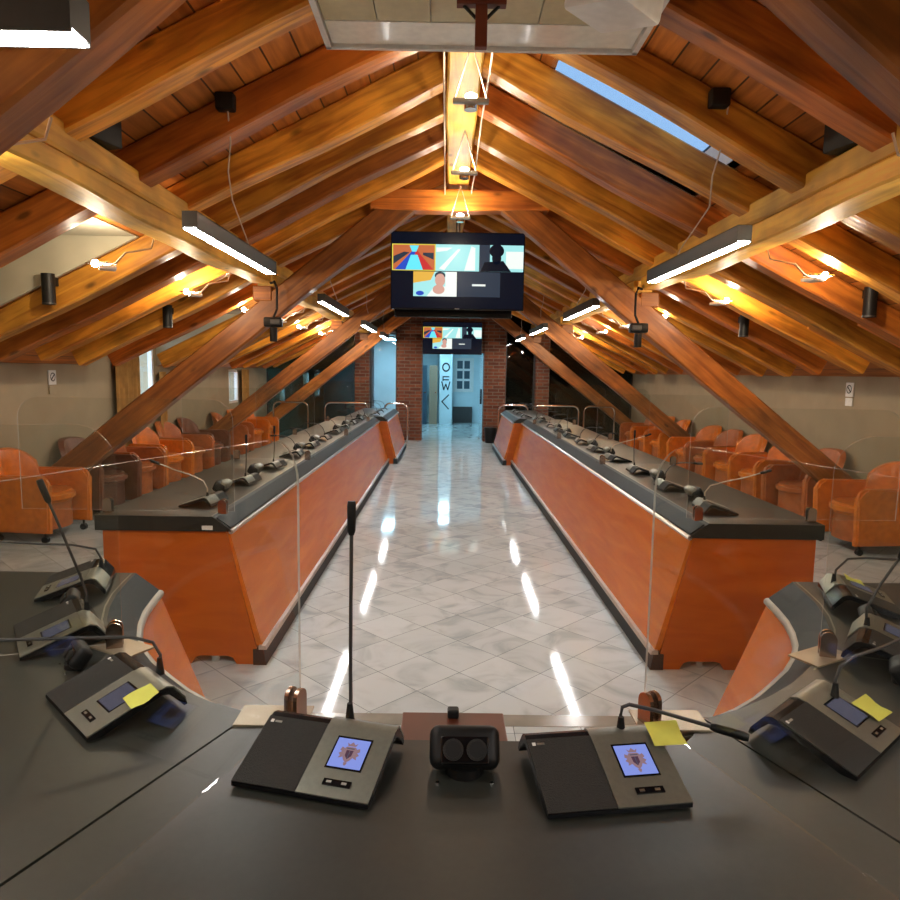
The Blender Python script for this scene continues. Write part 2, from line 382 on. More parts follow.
# side walls with window openings  (y0, y1, z0, z1)
WIN = [(9.02, 9.66, .86, 1.88), (12.95, 13.55, .9, 1.54), (16.9, 17.5, .7, 1.5), (19.7, 20.6, .7, 1.5), (21.4, 22.3, .7, 1.5)]
DORM = [(4.04, 5.11, 2.50), (7.78, 9.78, 2.32)]       # dormer bays on the left slope
zt = roof(WX) + .02
def wall(name, x0, x1, wins, dorm):
    m = MB(); ys = YB
    for (a, b, c, d) in wins:
        m.box2((x0, ys, 0), (x1, a, zt)); m.box2((x0, a, 0), (x1, b, c))
        if d < zt: m.box2((x0, a, d), (x1, b, zt))
        ys = b
    m.box2((x0, ys, 0), (x1, YE, zt))
    for (a, b, h) in dorm:
        hole = [w for w in wins if w[0] < b and w[1] > a and w[3] > zt]
        if hole:
            w = hole[0]; m.box2((x0, a, zt), (x1, w[0], h)); m.box2((x0, w[1], zt), (x1, b, h)); m.box2((x0, w[0], w[3]), (x1, w[1], h))
        else: m.box2((x0, a, zt), (x1, b, h))
    return struct(m.build(name, M['wall']))
wall('wall_left', -WX - .3, -WX, WIN, DORM)
wall('wall_right', WX, WX + .3, [], [])
struct(MB().box2((-WX - .3, YB - .2, 0), (WX + .3, YB, 4)).build('wall_back', M['wall']))
struct(MB().box2((-WX - .3, YE, 0), (WX + .3, YE + .2, 4)).build('wall_front', M['daylight_tint_wall']))
for i, (a, b, c, d) in enumerate(WIN):
    f = MB(); X = -WX - .035
    for p, q in (((a, c), (a + .05, d)), ((b - .05, c), (b, d)), ((a, c), (b, c + .05)), ((a, d - .05), (b, d))):
        f.box2((X - .03, p[0], p[1]), (X + .03, q[0], q[1]))
    w = struct(f.build('window_%d' % (i + 1), M['white']))
    MB().box2((X - .005, a + .05, c + .05), (X + .005, b - .05, d - .05)).build('pane', M['pane'], w)
# roof boards with openings
SKY = [(3.87, 5.05, .55, 1.68), (9.18, 10.42, .8, 1.6)]
def roof_side(s, name, holes):
    m = MB(); T = .06
    ys = sorted({YB, YE} | {h[0] for h in holes} | {h[1] for h in holes})
    for a, b in zip(ys, ys[1:]):
        hs = [h for h in holes if h[0] <= a + 1e-4 and h[1] >= b - 1e-4]
        spans = [(0, WX + .3)] if not hs else [(0, hs[0][2]), (hs[0][3], WX + .3)]
        for x0, x1 in spans:
            if x1 - x0 < .01: continue
            m.prism([(x0 * s, roof(x0)), (x1 * s, roof(x1)), (x1 * s, roof(x1) + T), (x0 * s, roof(x0) + T)], (0, a, 0), (1, 0, 0), (0, 0, 1), (0, b - a, 0))
    return struct(m.build(name, M['boards']))
dx = lambda h: .12 + (roof(.12) - h) / SL
roof_side(1, 'ceiling', SKY)
roof_side(-1, 'ceiling', [(a, b, dx(h), WX + .3) for a, b, h in DORM])
for i, (a, b, h) in enumerate(DORM):
    m = MB(); X = dx(h) - .02
    m.box2((-WX - .3, a, h), (-X, b, h + .05))
    for yy in (a, b - .03): m.prism([(-X, h), (-WX - .3, h), (-WX - .3, roof(WX + .3))], (0, yy, 0), (1, 0, 0), (0, 0, 1), (0, .03, 0))
    struct(m.build('trim_%d' % (i + 2), M['cream']))
for i, (a, b, x0, x1) in enumerate(SKY):
    # splayed lining and the pane above
    m = MB(); H = .28
    for (xa, xb, ya, yb) in ((x0 - .03, x0, a, b), (x1, x1 + .03, a, b), (x0, x1, a - .03, a), (x0, x1, b, b + .03)):
        m.prism([(xa, roof(xa) + .0), (xb, roof(xb) + .0), (xb, roof(xb) + H), (xa, roof(xa) + H)], (0, ya, 0), (1, 0, 0), (0, 0, 1), (0, yb - ya, 0))
    w = struct(m.build('window_%d' % (i + 6), M['white']))
    MB().prism([(x0, roof(x0) + H - .02), (x1, roof(x1) + H - .02), (x1, roof(x1) + H), (x0, roof(x0) + H)], (0, a, 0), (1, 0, 0), (0, 0, 1), (0, b - a, 0)).build('pane', M['blind'], w)

# ------------------------------------------------------------------ roof timbers
def timber_obj(name, L, w, h, p0, p1, mat, label, group, seed, wob=.008, n=24):
    o = beam_mesh(L, w, h, n, wob, seed).build(name, mat, None, True); place_beam(o, p0, p1)
    return tag(o, label, 'beam', group)
XR = 3.86
cosr = 1 / math.sqrt(1 + SL * SL)
YL = [1.7, 2.5, 3.2, 3.95, 4.65, 5.2, 5.75] + [6.3 + .7 * k for k in range(13)]
YR = [1.6, 2.45, 3.05, 3.78, 4.43, 5.12, 5.75] + [6.37 + .7 * k for k in range(13)]
for s, side in ((-1, 'left'), (1, 'right')):
    for i, Y in enumerate(YL if s < 0 else YR):
        col = M['rafter'] if (i * 7 + (s > 0)) % 3 else M['rafter_red']
        lab = '%s timber rafter on the %s roof slope, %s from the near end' % ('honey' if col is M['rafter'] else 'dark honey', side, ORD[i])
        xe = XR + random.uniform(-.04, .04)
        if s < 0 and any(a < Y < b for a, b, h in DORM) and not 9 < Y < 9.2: xe = 2.0 if Y < 6 else 2.6
        w = random.uniform(.145, .17)
        L = math.hypot(xe - .12, SL * (xe - .12))
        o = timber_obj('roof_rafter', L, w, RH * cosr - .006, (s * .12, Y, roof(.12) - .004), (s * xe, Y, roof(xe) - .004), col, lab, 'rafters of the %s roof slope' % side, i * 2 + (s > 0), .009)
        if s > 0:
            q = beam_mesh(.75, .10, .15, 6, .004, i + 60).build('packing_timber', col, o, True)
            q.location = (L - .85, .135, -.01)
            q.rotation_euler = (0, 0, 0)
# ridge
timber_obj('ridge_beam', 15.3 - 2.55, .21, .25, (0, 2.55, 3.60), (0, 15.3, 3.60), M['purlin'], 'pale yellow ridge beam running along the top of the roof', None, 99, .006, 60)
# purlins: upper squared timber and wavy lower timber
for s, side in ((-1, 'left'), (1, 'right')):
    t = tag(beam_mesh(17.5, .20, .13, 60, .002, 5).build('purlin', M['purlin'], None, True), 'long pale yellow purlin along the %s side, carrying the rafters' % side, 'beam', 'purlins')
    place_beam(t, (s * 1.88, -2.2, raf(1.78) + .06), (s * 1.88, 15.3, raf(1.78) + .06))
    for j, (a, b) in enumerate(((-2.0, 1.9), (2.65, 6.7), (6.95, 11.15), (11.45, 15.2))):
        q = beam_mesh(b - a, .19, .125, 30, .010, 20 + j).build('lower_timber', M['purlin'], t, True)
        q.location = (a + 2.2, 0, -.132)
# trusses
def ztop(X): return 3.1 - .79 * (abs(X) - .8)
for k, Y in enumerate((2.2, 6.8, 11.3, 15.0)):
    where = ['nearest, over the curved front desk', 'second, in front of the big hanging television', 'third, behind the big television', 'farthest, by the brick columns'][k]
    t = thing('roof_truss', 'brown timber roof truss, ' + where, 'truss', (0, Y, 0), 0, 'roof trusses')
    for s in (-1, 1):
        a = Vector((s * .52, 0, ztop(.52))); xe = 4.17; b = Vector((s * xe, 0, ztop(xe)))
        q = beam_mesh((b - a).length, .17, .24, 30, .006, 30 + k * 2 + (s > 0), .015).build('strut', M['strut'], t, True)
        place_beam(q, a, b)
        if k:
            MB().box2((s * 1.79, -.09, ztop(1.79) - .1), (s * 1.97, .09, 2.36), bev=.01).build('post', M['strut'], t)
    q = beam_mesh(1.7, .19, .19, 16, .006, 50 + k, .012).build('collar', M['rafter_red'], t, True)
    q.location = (-.83, -.02, 3.285)

# ------------------------------------------------------------------ lamps
def light(name, kind, loc, e, col, parent, **kw):
    d = bpy.data.lights.new(name, kind); d.energy = e; d.color = col
    for k, v in kw.items(): setattr(d, k, v)
    o = bpy.data.objects.new(name, d); C.objects.link(o); o.location = loc
    if parent: o.parent = parent
    return o
def luminaire(loc, L, rz, label, cable_to, group='linear lamps hung over the desks'):
    """local origin: centre of the underside at near end; runs +Y"""
    t = thing('linear_lamp', label, 'lamp', loc, rz, group)
    m = MB(); m.box2((-.038, 0, .004), (-.033, L, .092)); m.box2((.033, 0, .004), (.038, L, .092)); m.box2((-.038, 0, .087), (.038, L, .092))
    m.box2((-.033, 0, .012), (.033, .006, .087)); m.box2((-.033, L - .006, .012), (.033, L, .087))
    m.build('housing', M['housing'], t)
    MB().box2((-.032, .007, .004), (.032, L - .007, .014)).build('diffuser', M['lamp'], t)
    for (cy, top) in cable_to:
        pts = [(top[0], top[1], top[2])]
        for u in (.25, .5, .75): pts.append((top[0] * (1 - u) + .012 * math.sin(u * 9), top[1] + (cy - .12 - top[1]) * u * .6, top[2] + (.15 - top[2]) * u))
        pts += [(0, cy - .06, .14), (0, cy, .094)]
        MB().tube(pts, .0045, 6).build('cable', M['wire'], t)
    return t
names = ['nearest the camera', 'second from the camera', 'third from the camera', 'farthest, by the brick columns']
for s, side in ((-1, 'left'), (1, 'right')):
    for k, (Y, L) in enumerate(((3.42, 1.68), (7.05, 1.75), (10.6, 1.75), (13.6, 1.2))):
        X = s * (1.37 if s < 0 else 1.43) * 1.0
        zt2 = raf(X) + .02 - 2.24
        luminaire((X, Y + (.16 if s > 0 and k == 0 else .06 if k == 0 else 0), 2.24), L - (.1 if k == 0 else 0), 0, 'long grey linear pendant lamp over the %s desk row, %s' % (side, names[k]), [(L * .62 if L > 1.3 else L * .5, (-s * .09, .35 if s < 0 else .085, .70) if k == 0 else (0, .3, zt2)), ])
luminaire((-.825, 1.44, 2.20), 1.7, PI / 2, 'large dark linear lamp at the top left corner, running across the room', [], 'linear lamps near the front desk')
for k, (X, Y) in enumerate(((1.43, -.9), (-1.43, -2.2), (.78, -1.5))):  # unseen lamps added as general room lighting
    luminaire((X, Y, 2.24), 1.7, 0 if k < 2 else -PI / 2, 'added unseen linear lamp behind the camera', [], 'added unseen linear lamps behind the camera')
# junction boxes on the rafters
for s, side in ((-1, 'left'), (1, 'right')):
    o = MB().box((0, 0, 0), (.10, .07, .09), bev=.012).build('junction_box', M['black'], None, True, (s * 1.29, 3.83 if s < 0 else 3.66, 2.975))
    tag(o, 'small black junction box on a %s rafter with the lamp cable coming out' % side, 'box')
# halogen spots on arms under the purlins
def spot(loc, flip, label, first=None):
    t = thing('halogen_spotlight', label, 'spotlight', (loc[0], loc[1], loc[2] - .01), 0, 'halogen spotlights along the purlins')
    f = flip
    MB().box((0, 0, 0), (.10, .10, .022), rot=.5, bev=.006).build('transformer_plate', M['white'], t)
    MB().tube([(-.30 * f, .02, .21), (-.28 * f, .01, .13), (-.12 * f, 0, .10), (-.05 * f, 0, .03), (.02 * f, 0, .012)], .006, 6).build('arm', M['wire'], t)
    MB().tube([(-.04 * f, -.03, .03), (.05 * f, -.05, .03), (.13 * f, -.02, .03), (.13 * f, .03, .03), (.05 * f, .05, .03), (-.04 * f, .04, .03)], .005, 6).build('frame_rod', M['steel'], t)
    b = MB().sph((.08 * f, 0, .03), .024).build('bulb', M['bulb'], t, True)
    light('bulb_light', 'POINT', (.08 * f, 0, .065), 4 if loc[1] == 2.62 else 8.5, (1, .80, .55), t, shadow_soft_size=.02)
    return t
for s, side in ((-1, 'left'), (1, 'right')):
    for k, Y in enumerate((-.8, 1.0, 2.62, 4.5, 6.05, 7.75, 9.2, 10.6, 12.4, 13.9)):
        if k == 2: spot((s * 1.86, Y, 2.27), s, 'white halogen spotlight on the underside of the %s purlin, cut by the picture edge' % side); continue
        spot((s * 2.28, Y, 2.20), s, 'white halogen spotlight under the %s purlin, %s from the camera' % (side, ORD[k - (k > 2)]))
for k, Y in enumerate((3.77, 5.07, 6.5)):
    t = thing('ridge_spotlight', 'halogen spotlight on triangular wires under the ridge, ' + ['nearest the ceiling panel', 'middle of three', 'just above the television'][k], 'spotlight', (.02, Y, 2.98), 0, 'ridge spotlights')
    for sx in (-.085, .085): MB().tube([(0, .0, .29), (sx, 0, .012)], .004, 6).build('wire', M['wire'], t)
    MB().box((0, 0, 0), (.19, .035, .026), bev=.005).build('bar', M['silver'], t)
    MB().sph((0, 0, .024), .022, (1.5, 1, .8)).build('bulb', M['bulb'], t, True)
    MB().cyl((0, .04, -.03), (0, .04, .0), .035).build('lamp_ring', M['steel'], t, True)
    light('bulb_light', 'POINT', (0, 0, .06), 3.2, (1, .84, .62), t, shadow_soft_size=.02)
for k in range(2):
    # low-voltage wires along the ridge
    o = MB().tube([((-.125, .125)[k], 2.8 + j * .5, 3.22 + .03 * math.sin(j * 1.7 + k)) for j in range(9)], .006, 6).build('power_cable', M['wire'])
    tag(o, 'thin pale cable running along the %s side of the ridge beam' % ('left', 'right')[k], 'cable')

# ------------------------------------------------------------------ ceiling items
t = thing('ceiling_panel', 'wide glossy cream panel with a beige grid hanging under the ridge at the top', 'panel', (.05, 2.85, 3.0))
MB().box2((-.69, -.6, .03), (.69, .40, .12), bev=.01).build('casing', M['white'], t)
MB().box2((-.67, .185, .012), (.67, .38, .03)).build('gloss_strip', M['unit'], t)
m = MB()
for i in range(6):
    for j in range(2): m.box2((-.67 + i * .224, -.58 + j * .38, .012), (-.67 + i * .224 + .219, -.58 + j * .38 + .375, .03))
m.build('grid', M['unit2'], t)
m = MB()
for a, b in (((-.70, -.6), (-.675, .40)), ((.675, -.6), (.70, .40)), ((-.70, .385), (.70, .405))): m.box2((a[0], a[1], -.004), (b[0], b[1], .05))
m.build('frame', M['white'], t)
t = thing('hanging_cross', 'dark red-brown wooden cross hanging from the nearest truss at top centre', 'cross', (-.005, 2.05, 2.475))
MB().box2((-.017, -.012, 0), (.017, .012, .62), bev=.002).build('upright', M['red_wood'], t)
MB().box2((-.07, -.014, .112), (.07, .014, .157), bev=.002).build('crossbar', M['red_wood'], t)
m = MB()
for s in (-1, 1): m.tube([(s * .05, 0, .114), (s * .03, 0, .095), (s * .015, 0, .08)], .005, 6)
m.build('brace', M['black'], t)
t = thing('projector', 'pale grey boxy device hanging at the top edge right of the wooden cross', 'projector', (.36, 2.0, 2.50))
MB().box((0, 0, .09), (.2, .2, .1), rot=Matrix.Rotation(PI / 4, 4, 'Z') @ Matrix.Rotation(.2, 4, 'X'), bev=.015).build('body', M['white'], t, True)
MB().cyl((0, 0, .14), (0, 0, .75), .015).build('pole', M['white'], t, True)
# box loudspeakers on the purlins
for s, side in ((-1, 'left'), (1, 'right')):
    t = thing('box_loudspeaker', 'black box loudspeaker sitting on the %s purlin between two rafters' % side, 'loudspeaker', (s * 1.82, 3.46 if s < 0 else 3.34, 2.635), s * .3)
    MB().box((0, 0, .075), (.15, .23, .15), bev=.012).build('cabinet', M['black'], t, True)
    MB().box((0, -.117, .075), (.13, .01, .13), bev=.004).build('grille', M['grill'], t)
    MB().box((0, -.124, .03), (.035, .004, .01)).build('badge', M['steel'], t)
# cylinder speakers
for s, side in ((-1, 'left'), (1, 'right')):
    for k, (SX, Yr, SZ) in enumerate(((2.97, 5.03, 2.0), (2.84, 6.82, 1.95))):
        Yr -= .04 * (s > 0)
        t = thing('column_loudspeaker', 'slim black cylinder loudspeaker under the %s rafters, %s one' % (side, ('nearer', 'farther')[k]), 'loudspeaker', (s * SX, Yr, SZ), 0, 'cylinder loudspeakers')
        MB().cyl((0, 0, 0), (0, 0, .22), .045, n=20).build('body', M['black'], t, True)
        MB().cyl((0, 0, .004), (0, 0, .012), .047, n=20).build('trim_ring', M['housing'], t, True)
        MB().box((0, .06, .17), (.05, .06, .06)).build('bracket', M['black'], t)
# cameras on the truss posts
for s, side in ((-1, 'left'), (1, 'right')):
    t = thing('hanging_camera', 'black hanging camera with looped cable on the %s post of the second truss' % side, 'camera', (s * 1.72, 6.5, 1.82))
    MB().tube([(s * .06, .16, .56), (-s * .0, .06, .56), (-s * .03, .03, .5), (-s * .03, .02, .3), (0, 0, .22)], .012, 8).build('conduit', M['black'], t, True)
    MB().box((0, 0, .18), (.17, .09, .09), bev=.015).build('body', M['black'], t, True)
    MB().box((s * -.03, -.05, .18), (.09, .03, .05), bev=.006).build('lens_hood', M['housing'], t)
    MB().cyl((0, 0, 0), (0, 0, .13), .035, n=16).build('head', M['black'], t, True)

# ------------------------------------------------------------------ televisions
def tv(name_label, loc, W, H, pictures=True, pole=None):
    """origin: centre bottom of the front face; faces -Y"""
    t = thing('television', name_label, 'television', loc)
    MB().box2((-W / 2, 0, 0), (W / 2, .045, H), bev=.006).build('casing', M['blackgloss'], t)
    s = MB().box2((-W / 2 + .01, -.004, .015), (W / 2 - .01, .002, H - .01)).build('screen', M['sblack'], t)
    def R(x0, y0, x1, y1, mat, lay=1, name='picture'):
        """fractions of the screen, y down"""
        yy = -.004 - .0012 * lay
        m = MB(); m.quad(((x0 - .5) * W, yy, (1 - y0) * H), ((x1 - .5) * W, yy, (1 - y0) * H), ((x1 - .5) * W, yy, (1 - y1) * H), ((x0 - .5) * W, yy, (1 - y1) * H))
        return m.build(name, mat, s)
    def P(pts, mat, lay=2, name='picture_detail'):
        yy = -.004 - .0012 * lay; m = MB(); m.quad(*[((a - .5) * W, yy, (1 - b) * H) for a, b in pts]); return m.build(name, mat, s)
    if pictures:
        # hall thumbnail
        R(.01, .16, .335, .50, M['scr_y']); R(.018, .172, .327, .49, M['scr_o'], 2, 'picture_detail')
        P([(.03, .49), (.16, .25), (.19, .25), (.13, .49)], M['scr_b'], 3); P([(.32, .49), (.20, .25), (.17, .25), (.24, .49)], M['scr_r'], 3)
        P([(.11, .49), (.15, .30), (.20, .30), (.24, .49)], M['scr_c'], 4); P([(.02, .32), (.1, .26), (.14, .27), (.02, .42)], M['scr_g'], 4)
        P([(.24, .27), (.32, .27), (.32, .36), (.24, .30)], M['scr_g'], 4); P([(.14, .18), (.21, .18), (.19, .26), (.16, .26)], M['scr_c'], 4)
        # pale plan thumbnail
        R(.335, .16, .66, .50, M['scr_t']); P([(.36, .47), (.50, .22), (.52, .22), (.40, .49)], M['scr_w']); P([(.55, .49), (.60, .18), (.63, .2), (.63, .49)], M['scr_w'])
        P([(.34, .2), (.46, .2), (.42, .24), (.34, .26)], M['scr_w']); P([(.50, .44), (.56, .24), (.575, .25), (.53, .48)], M['scr_t'], 3)
        # dark silhouette thumbnail
        R(.66, .16, .99, .50, M['scr_t']); R(.66, .16, .74, .50, M['scr_g'], 2, 'picture_detail'); R(.86, .24, .99, .46, M['scr_w'], 2, 'picture_detail')
        def blob(cx, cy, rx, ry, mat, lay=3):
            yy = -.004 - .0012 * lay; m = MB()
            m.bm.faces.new([m.bm.verts.new(((cx - .5 + rx * math.cos(a * PI / 12)) * W, yy, (1 - cy - ry * math.sin(a * PI / 12)) * H)) for a in range(24)])
            return m.build('picture_detail', mat, s)
        blob(.79, .235, .055, .085, M['sblack']); P([(.67, .50), (.70, .38), (.84, .36), (.90, .50)], M['sblack'], 4); blob(.79, .33, .035, .08, M['sblack'], 4)
        # face behind clasped hands
        R(.17, .51, .495, .83, M['scr_t']); P([(.17, .51), (.33, .51), (.30, .62), (.17, .66)], M['scr_m']); R(.41, .51, .495, .83, M['scr_w'], 2, 'picture_detail')
        blob(.37, .56, .04, .05, M['scr_g'], 3); blob(.37, .62, .038, .085, M['scr_s'], 4); P([(.27, .83), (.33, .70), (.42, .70), (.46, .83)], M['scr_w'], 3); blob(.36, .74, .045, .06, M['scr_s'], 5)
        blob(.22, .79, .03, .03, M['scr_b'], 3)
        # grey tile with name bar
        R(.50, .51, .82, .83, M['scr_g']); R(.61, .665, .71, .69, M['scr_w'], 2, 'picture_detail')
    MB().box((0, -.005, .011), (.05, .004, .008)).build('brand_mark', M['silver'], t)
    if pole: MB().cyl((0, .1, H - .2), (0, .1, H + pole), .025).build('ceiling_pole', M['silver'], t, True); MB().box((0, .075, H - .3), (.3, .06, .3)).build('mount_plate', M['black'], t)
    return t
tv('large wall-size television hanging under the roof trusses, showing video call pictures', (.02, 7.6, 2.24), 1.46, .83, True, .52)
t = thing('television', 'rear television back to back behind the large one, only its lower dark edge showing', 'television', (0, 7.78, 2.17))
MB().box2((-.68, 0, 0), (.64, .05, .8), bev=.006).build('casing', M['blackgloss'], t)
MB().box2((-.66, .048, .02), (.62, .054, .78)).build('screen', M['sblack'], t)
tv('smaller television over the far doorway between the brick columns', (.04, 15.25, 1.95), 1.32, .71)

# ------------------------------------------------------------------ far end: brick portal, glass, corridor
def brick(x0, x1, label, y0=15.4, y1=15.9, z0=0, z1=None):
    z1 = z1 or min(roof(x0), roof(x1))
    return tag(MB().box2((x0, y0, z0), (x1, y1, z1)).build('brick_column', M['brick']), label, 'column')
brick(-1.20, -.63, 'red brick column left of the far doorway'); brick(.77, 1.25, 'red brick column right of the far doorway')
brick(-2.14, -1.82, 'narrow outer red brick column on the left, behind the glass screens'); brick(1.94, 2.24, 'narrow outer red brick column on the right')
struct(MB().box2((-.63, 15.45, 2.0), (.77, 15.9, 3.1)).build('wall_far', M['brick']))
# glass partition
def glazed(x0, x1, label, mat, frame=True):
    t = thing('glass_partition', label, 'partition', (0, 15.62, 0), 0, 'glass partitions')
    h0, h1 = roof(x0) - .02, roof(x1) - .02
    MB().prism([(x0, .02), (x1, .02), (x1, h1), (x0, h0)], (0, 0, 0), (1, 0, 0), (0, 0, 1), (0, .012, 0)).build('pane', mat, t)
    m = MB()
    for xx in (x0 + .02, x1 - .02): m.box2((xx - .015, -.01, 0), (xx + .015, .03, min(h0, h1) - .05))
    m.box2((x0, -.01, 0), (x1, .03, .04)); m.build('frame', M['housing'], t)
    return t
glazed(-4.18, -2.14, 'wide dark glass partition left of the outer brick column', M['tint'])
glazed(-1.82, -1.20, 'bright narrow glass pane between the two left brick columns', M['pane'])
glazed(1.25, 1.94, 'narrow glass pane between the two right brick columns', M['tint'])
glazed(2.24, 4.18, 'wide dark glass partition right of the outer brick column', M['tint'])
struct(MB().box2((1.15, 16.6, 0), (4.18, 16.7, 3)).build('wall_side_room', M['dark']))
# corridor
for n, a, b in (('wall_corridor_left', (-2.0, 18.2, 0), (-1.0, 18.3, 2.4)), ('wall_corridor_right', (1.05, 15.95, 0), (1.15, 21.2, 2.4)), ('wall_corridor_end', (-2.0, 21.2, 0), (1.15, 21.3, 2.4)),
                ('wall_corridor_side', (-1.05, 18.3, 0), (-.95, 21.2, 2.4)), ('ceiling_corridor', (-2.0, 15.95, 2.4), (1.15, 21.3, 2.45))):
    struct(MB().box2(a, b).build(n, M['daylight_tint_wall']))
t = thing('pillar', 'white pillar with dark letters and an arrow seen through the far doorway', 'pillar', (-.09, 20.4, 0))
MB().box2((-.19, 0, 0), (.19, .5, 2.4)).build('shaft', M['daylight_tint_wall'], t)
m = MB(); N = 20
for k in range(N):
    a, b = 2 * PI * k / N, 2 * PI * (k + 1) / N
    m.quad(*[(r * math.cos(q), -.006, 1.70 + r * 1.15 * math.sin(q)) for r, q in ((.08, a), (.08, b), (.12, b), (.12, a))])
m.box((0, -.006, 1.42), (.2, .008, .035)); m.box((-.085, -.006, 1.36), (.03, .008, .13)); m.box((.01, -.006, 1.33), (.16, .008, .035))
for i, (a, b) in enumerate((((-.12, 1.27), (-.06, 1.03)), ((-.06, 1.03), (0, 1.2)), ((0, 1.2), (.06, 1.03)), ((.06, 1.03), (.12, 1.27)), ((.09, .88), (-.11, .68)), ((-.11, .68), (.09, .46)))):
    dxx, dz = b[0] - a[0], b[1] - a[1]
    m.box(((a[0] + b[0]) / 2, -.006, (a[1] + b[1]) / 2), (math.hypot(dxx, dz) + .02, .008, .035), rot=Matrix.Rotation(-math.atan2(dz, dxx), 4, 'Y'))
m.build('lettering', M['sign'], t)
t = thing('notice_board', 'framed glass notice board on the white end wall of the corridor', 'board', (.45, 21.16, .95))
MB().box2((-.32, 0, 0), (.32, .03, 1.05)).build('frame', M['white'], t)
m = MB()
for i in range(2):
    for j in range(3): m.box((-.11 + .22 * i, -.008, .22 + .31 * j), (.17, .01, .24))
m.build('sheet', M['navy'], t)
tag(MB().box2((.14, 21.08, 0), (.74, 21.18, .5), bev=.01).build('radiator', M['housing']), 'grey radiator under the corridor notice board', 'radiator')
for i, (X, w, mt, lab) in enumerate(((-.78, .26, 'navy', 'dark blue door at the left side of the far corridor'), (-.46, .24, 'pad', 'beige door beside the lettered pillar'))):
    t = thing('corridor_door', lab, 'door', (X, 20.3, 0)); MB().box2((-w / 2, 0, 0), (w / 2, .05, 1.75)).build('leaf', M[mt], t)
    MB().cyl((w / 2 - .05, -.05, .95), (w / 2 - .05, 0, .95), .02).build('handle', M['steel'], t)
t = thing('glass_door', 'open glass door leaf standing in the far doorway at its right jamb', 'door', (.70, 15.92, 0), math.radians(82))
MB().box2((0, -.006, .02), (.75, .006, 1.96)).build('pane', M['pane'], t); MB().box2((0, -.015, 0), (.75, .015, .04)).build('bottom_rail', M['steel'], t)
MB().box((.05, -.03, 1.0), (.03, .04, .35)).build('handle', M['black'], t)
t = thing('waste_bin', 'black waste bin at the foot of the right brick column', 'bin', (.92, 15.15, 0))
MB().cyl((0, 0, 0), (0, 0, .34), .11, .14, n=20).build('bucket', M['black'], t, True); MB().cyl((0, 0, .335), (0, 0, .35), .145, n=20).build('rim', M['housing'], t, True)
# added ceiling lamps standing in for the bluish daylight in the corridor
for k, (X, Y) in enumerate(((-.1, 17.3), (-.1, 19.4), (-1.5, 17.0))):
    t = thing('added_corridor_lamp', 'added cool ceiling lamp standing in for daylight in the far corridor', 'lamp', (X, Y, 2.33), 0, 'added corridor ceiling lamps')
    MB().box((0, 0, .04), (.3, 1, .05)).build('housing', M['white'], t); MB().box((0, 0, .01), (.26, .96, .012)).build('diffuser', emit('cool_%d' % k, (.42, .80, 1), 13), t)
# chrome rails before the partition
for k, (x0, x1) in enumerate(((-1.42, -.92), (-2.72, -1.78), (-3.85, -3.1), (1.08, 1.72), (1.85, 2.83), (2.95, 3.62))):
    W = x1 - x0; m = MB(); r = .12; pts = [(0, 0, 0), (0, 0, .86 - r)] + [(r - r * math.cos(a), 0, .86 - r + r * math.sin(a)) for a in (PI / 8, PI / 4, 3 * PI / 8)]
    pts += [(r, 0, .86)]; pts += [(W - p[0], 0, p[2]) for p in pts[::-1]]
    o = m.tube(pts, .02, 10).build('chrome_rail', M['steel'], None, True, (x0, 14.9, 0))
    tag(o, 'chrome hoop rail at the far end, %s of the %s three from the aisle' % (ORD[k % 3], 'left' if k < 3 else 'right'), 'rail', 'chrome hoop rails')

# ------------------------------------------------------------------ main desks
DH = .80
def main_desk(s, Y0, Y1, off, label):
    t = thing('desk', label, 'desk', (0, Y0, 0)); L = Y1 - Y0; X = lambda v: s * (v - off)
    Z = .05
    # sloped front
    MB().prism([(X(1.045), .10), (X(1.205), .715), (X(1.23), .715), (X(1.075), .10)], (0, .03, 0), (1, 0, 0), (0, 0, 1), (0, L - .06, 0)).build('front_panel', M['orange'], t)
    MB().prism([(X(1.02), .0), (X(1.035), .085), (X(1.09), .085), (X(1.09), 0)], (0, .01, 0), (1, 0, 0), (0, 0, 1), (0, L - .02, 0)).build('plinth', M['band'], t)
    MB().prism([(X(1.018), .085), (X(1.025), .105), (X(1.06), .105), (X(1.06), .085)], (0, .01, 0), (1, 0, 0), (0, 0, 1), (0, L - .02, 0)).build('plinth_trim', M['trim'], t)
    # top slab with sloping nosing
    MB().prism([(X(1.285), DH), (X(1.19), .73), (X(1.19), .722), (X(1.89), .722), (X(1.89), DH)], (0, 0, 0), (1, 0, 0), (0, 0, 1), (0, L, 0)).build('desktop', M['top'], t)
    MB().prism([(X(1.268), DH - .010), (X(1.198), DH - .062), (X(1.194), DH - .058), (X(1.264), DH - .006)], (0, .015, 0), (1, 0, 0), (0, 0, 1), (0, L - .03, 0)).build('nosing', M['band'], t)
    MB().box2((X(1.288), .01, DH), (X(1.294), L - .01, DH + .0015)).build('inlay_line', M['plate'], t)
    MB().tube([(X(1.19), .0, .722), (X(1.19), L, .722)], .013, 8).build('edge_trim', M['trim'], t, True)
    # end panels with foot notch
    for nm, yy in (('end_panel', .02), ('end_panel', L - .05)):
        P = [(1.055, 0), (1.22, .718), (1.86, .718), (1.86, 0)]
        a, b = 1.20, 1.40
        P = P + [(b + .02, 0), (b, .035), (b - .03, .045), (a + .03, .045), (a, .035), (a - .02, 0)] if off == 0 else P
        MB().prism([(X(p), q) for p, q in P], (0, yy, 0), (1, 0, 0), (0, 0, 1), (0, .03, 0)).build(nm, M['orange_end'], t)
    if off == 0: MB().cyl((X(1.30), .06, 0), (X(1.30), .06, .04), .018, .03).build('foot', M['steel'], t)
    return t
main_desk(-1, 3.45, 11.35, 0, 'long orange desk row with dark top on the left of the aisle')
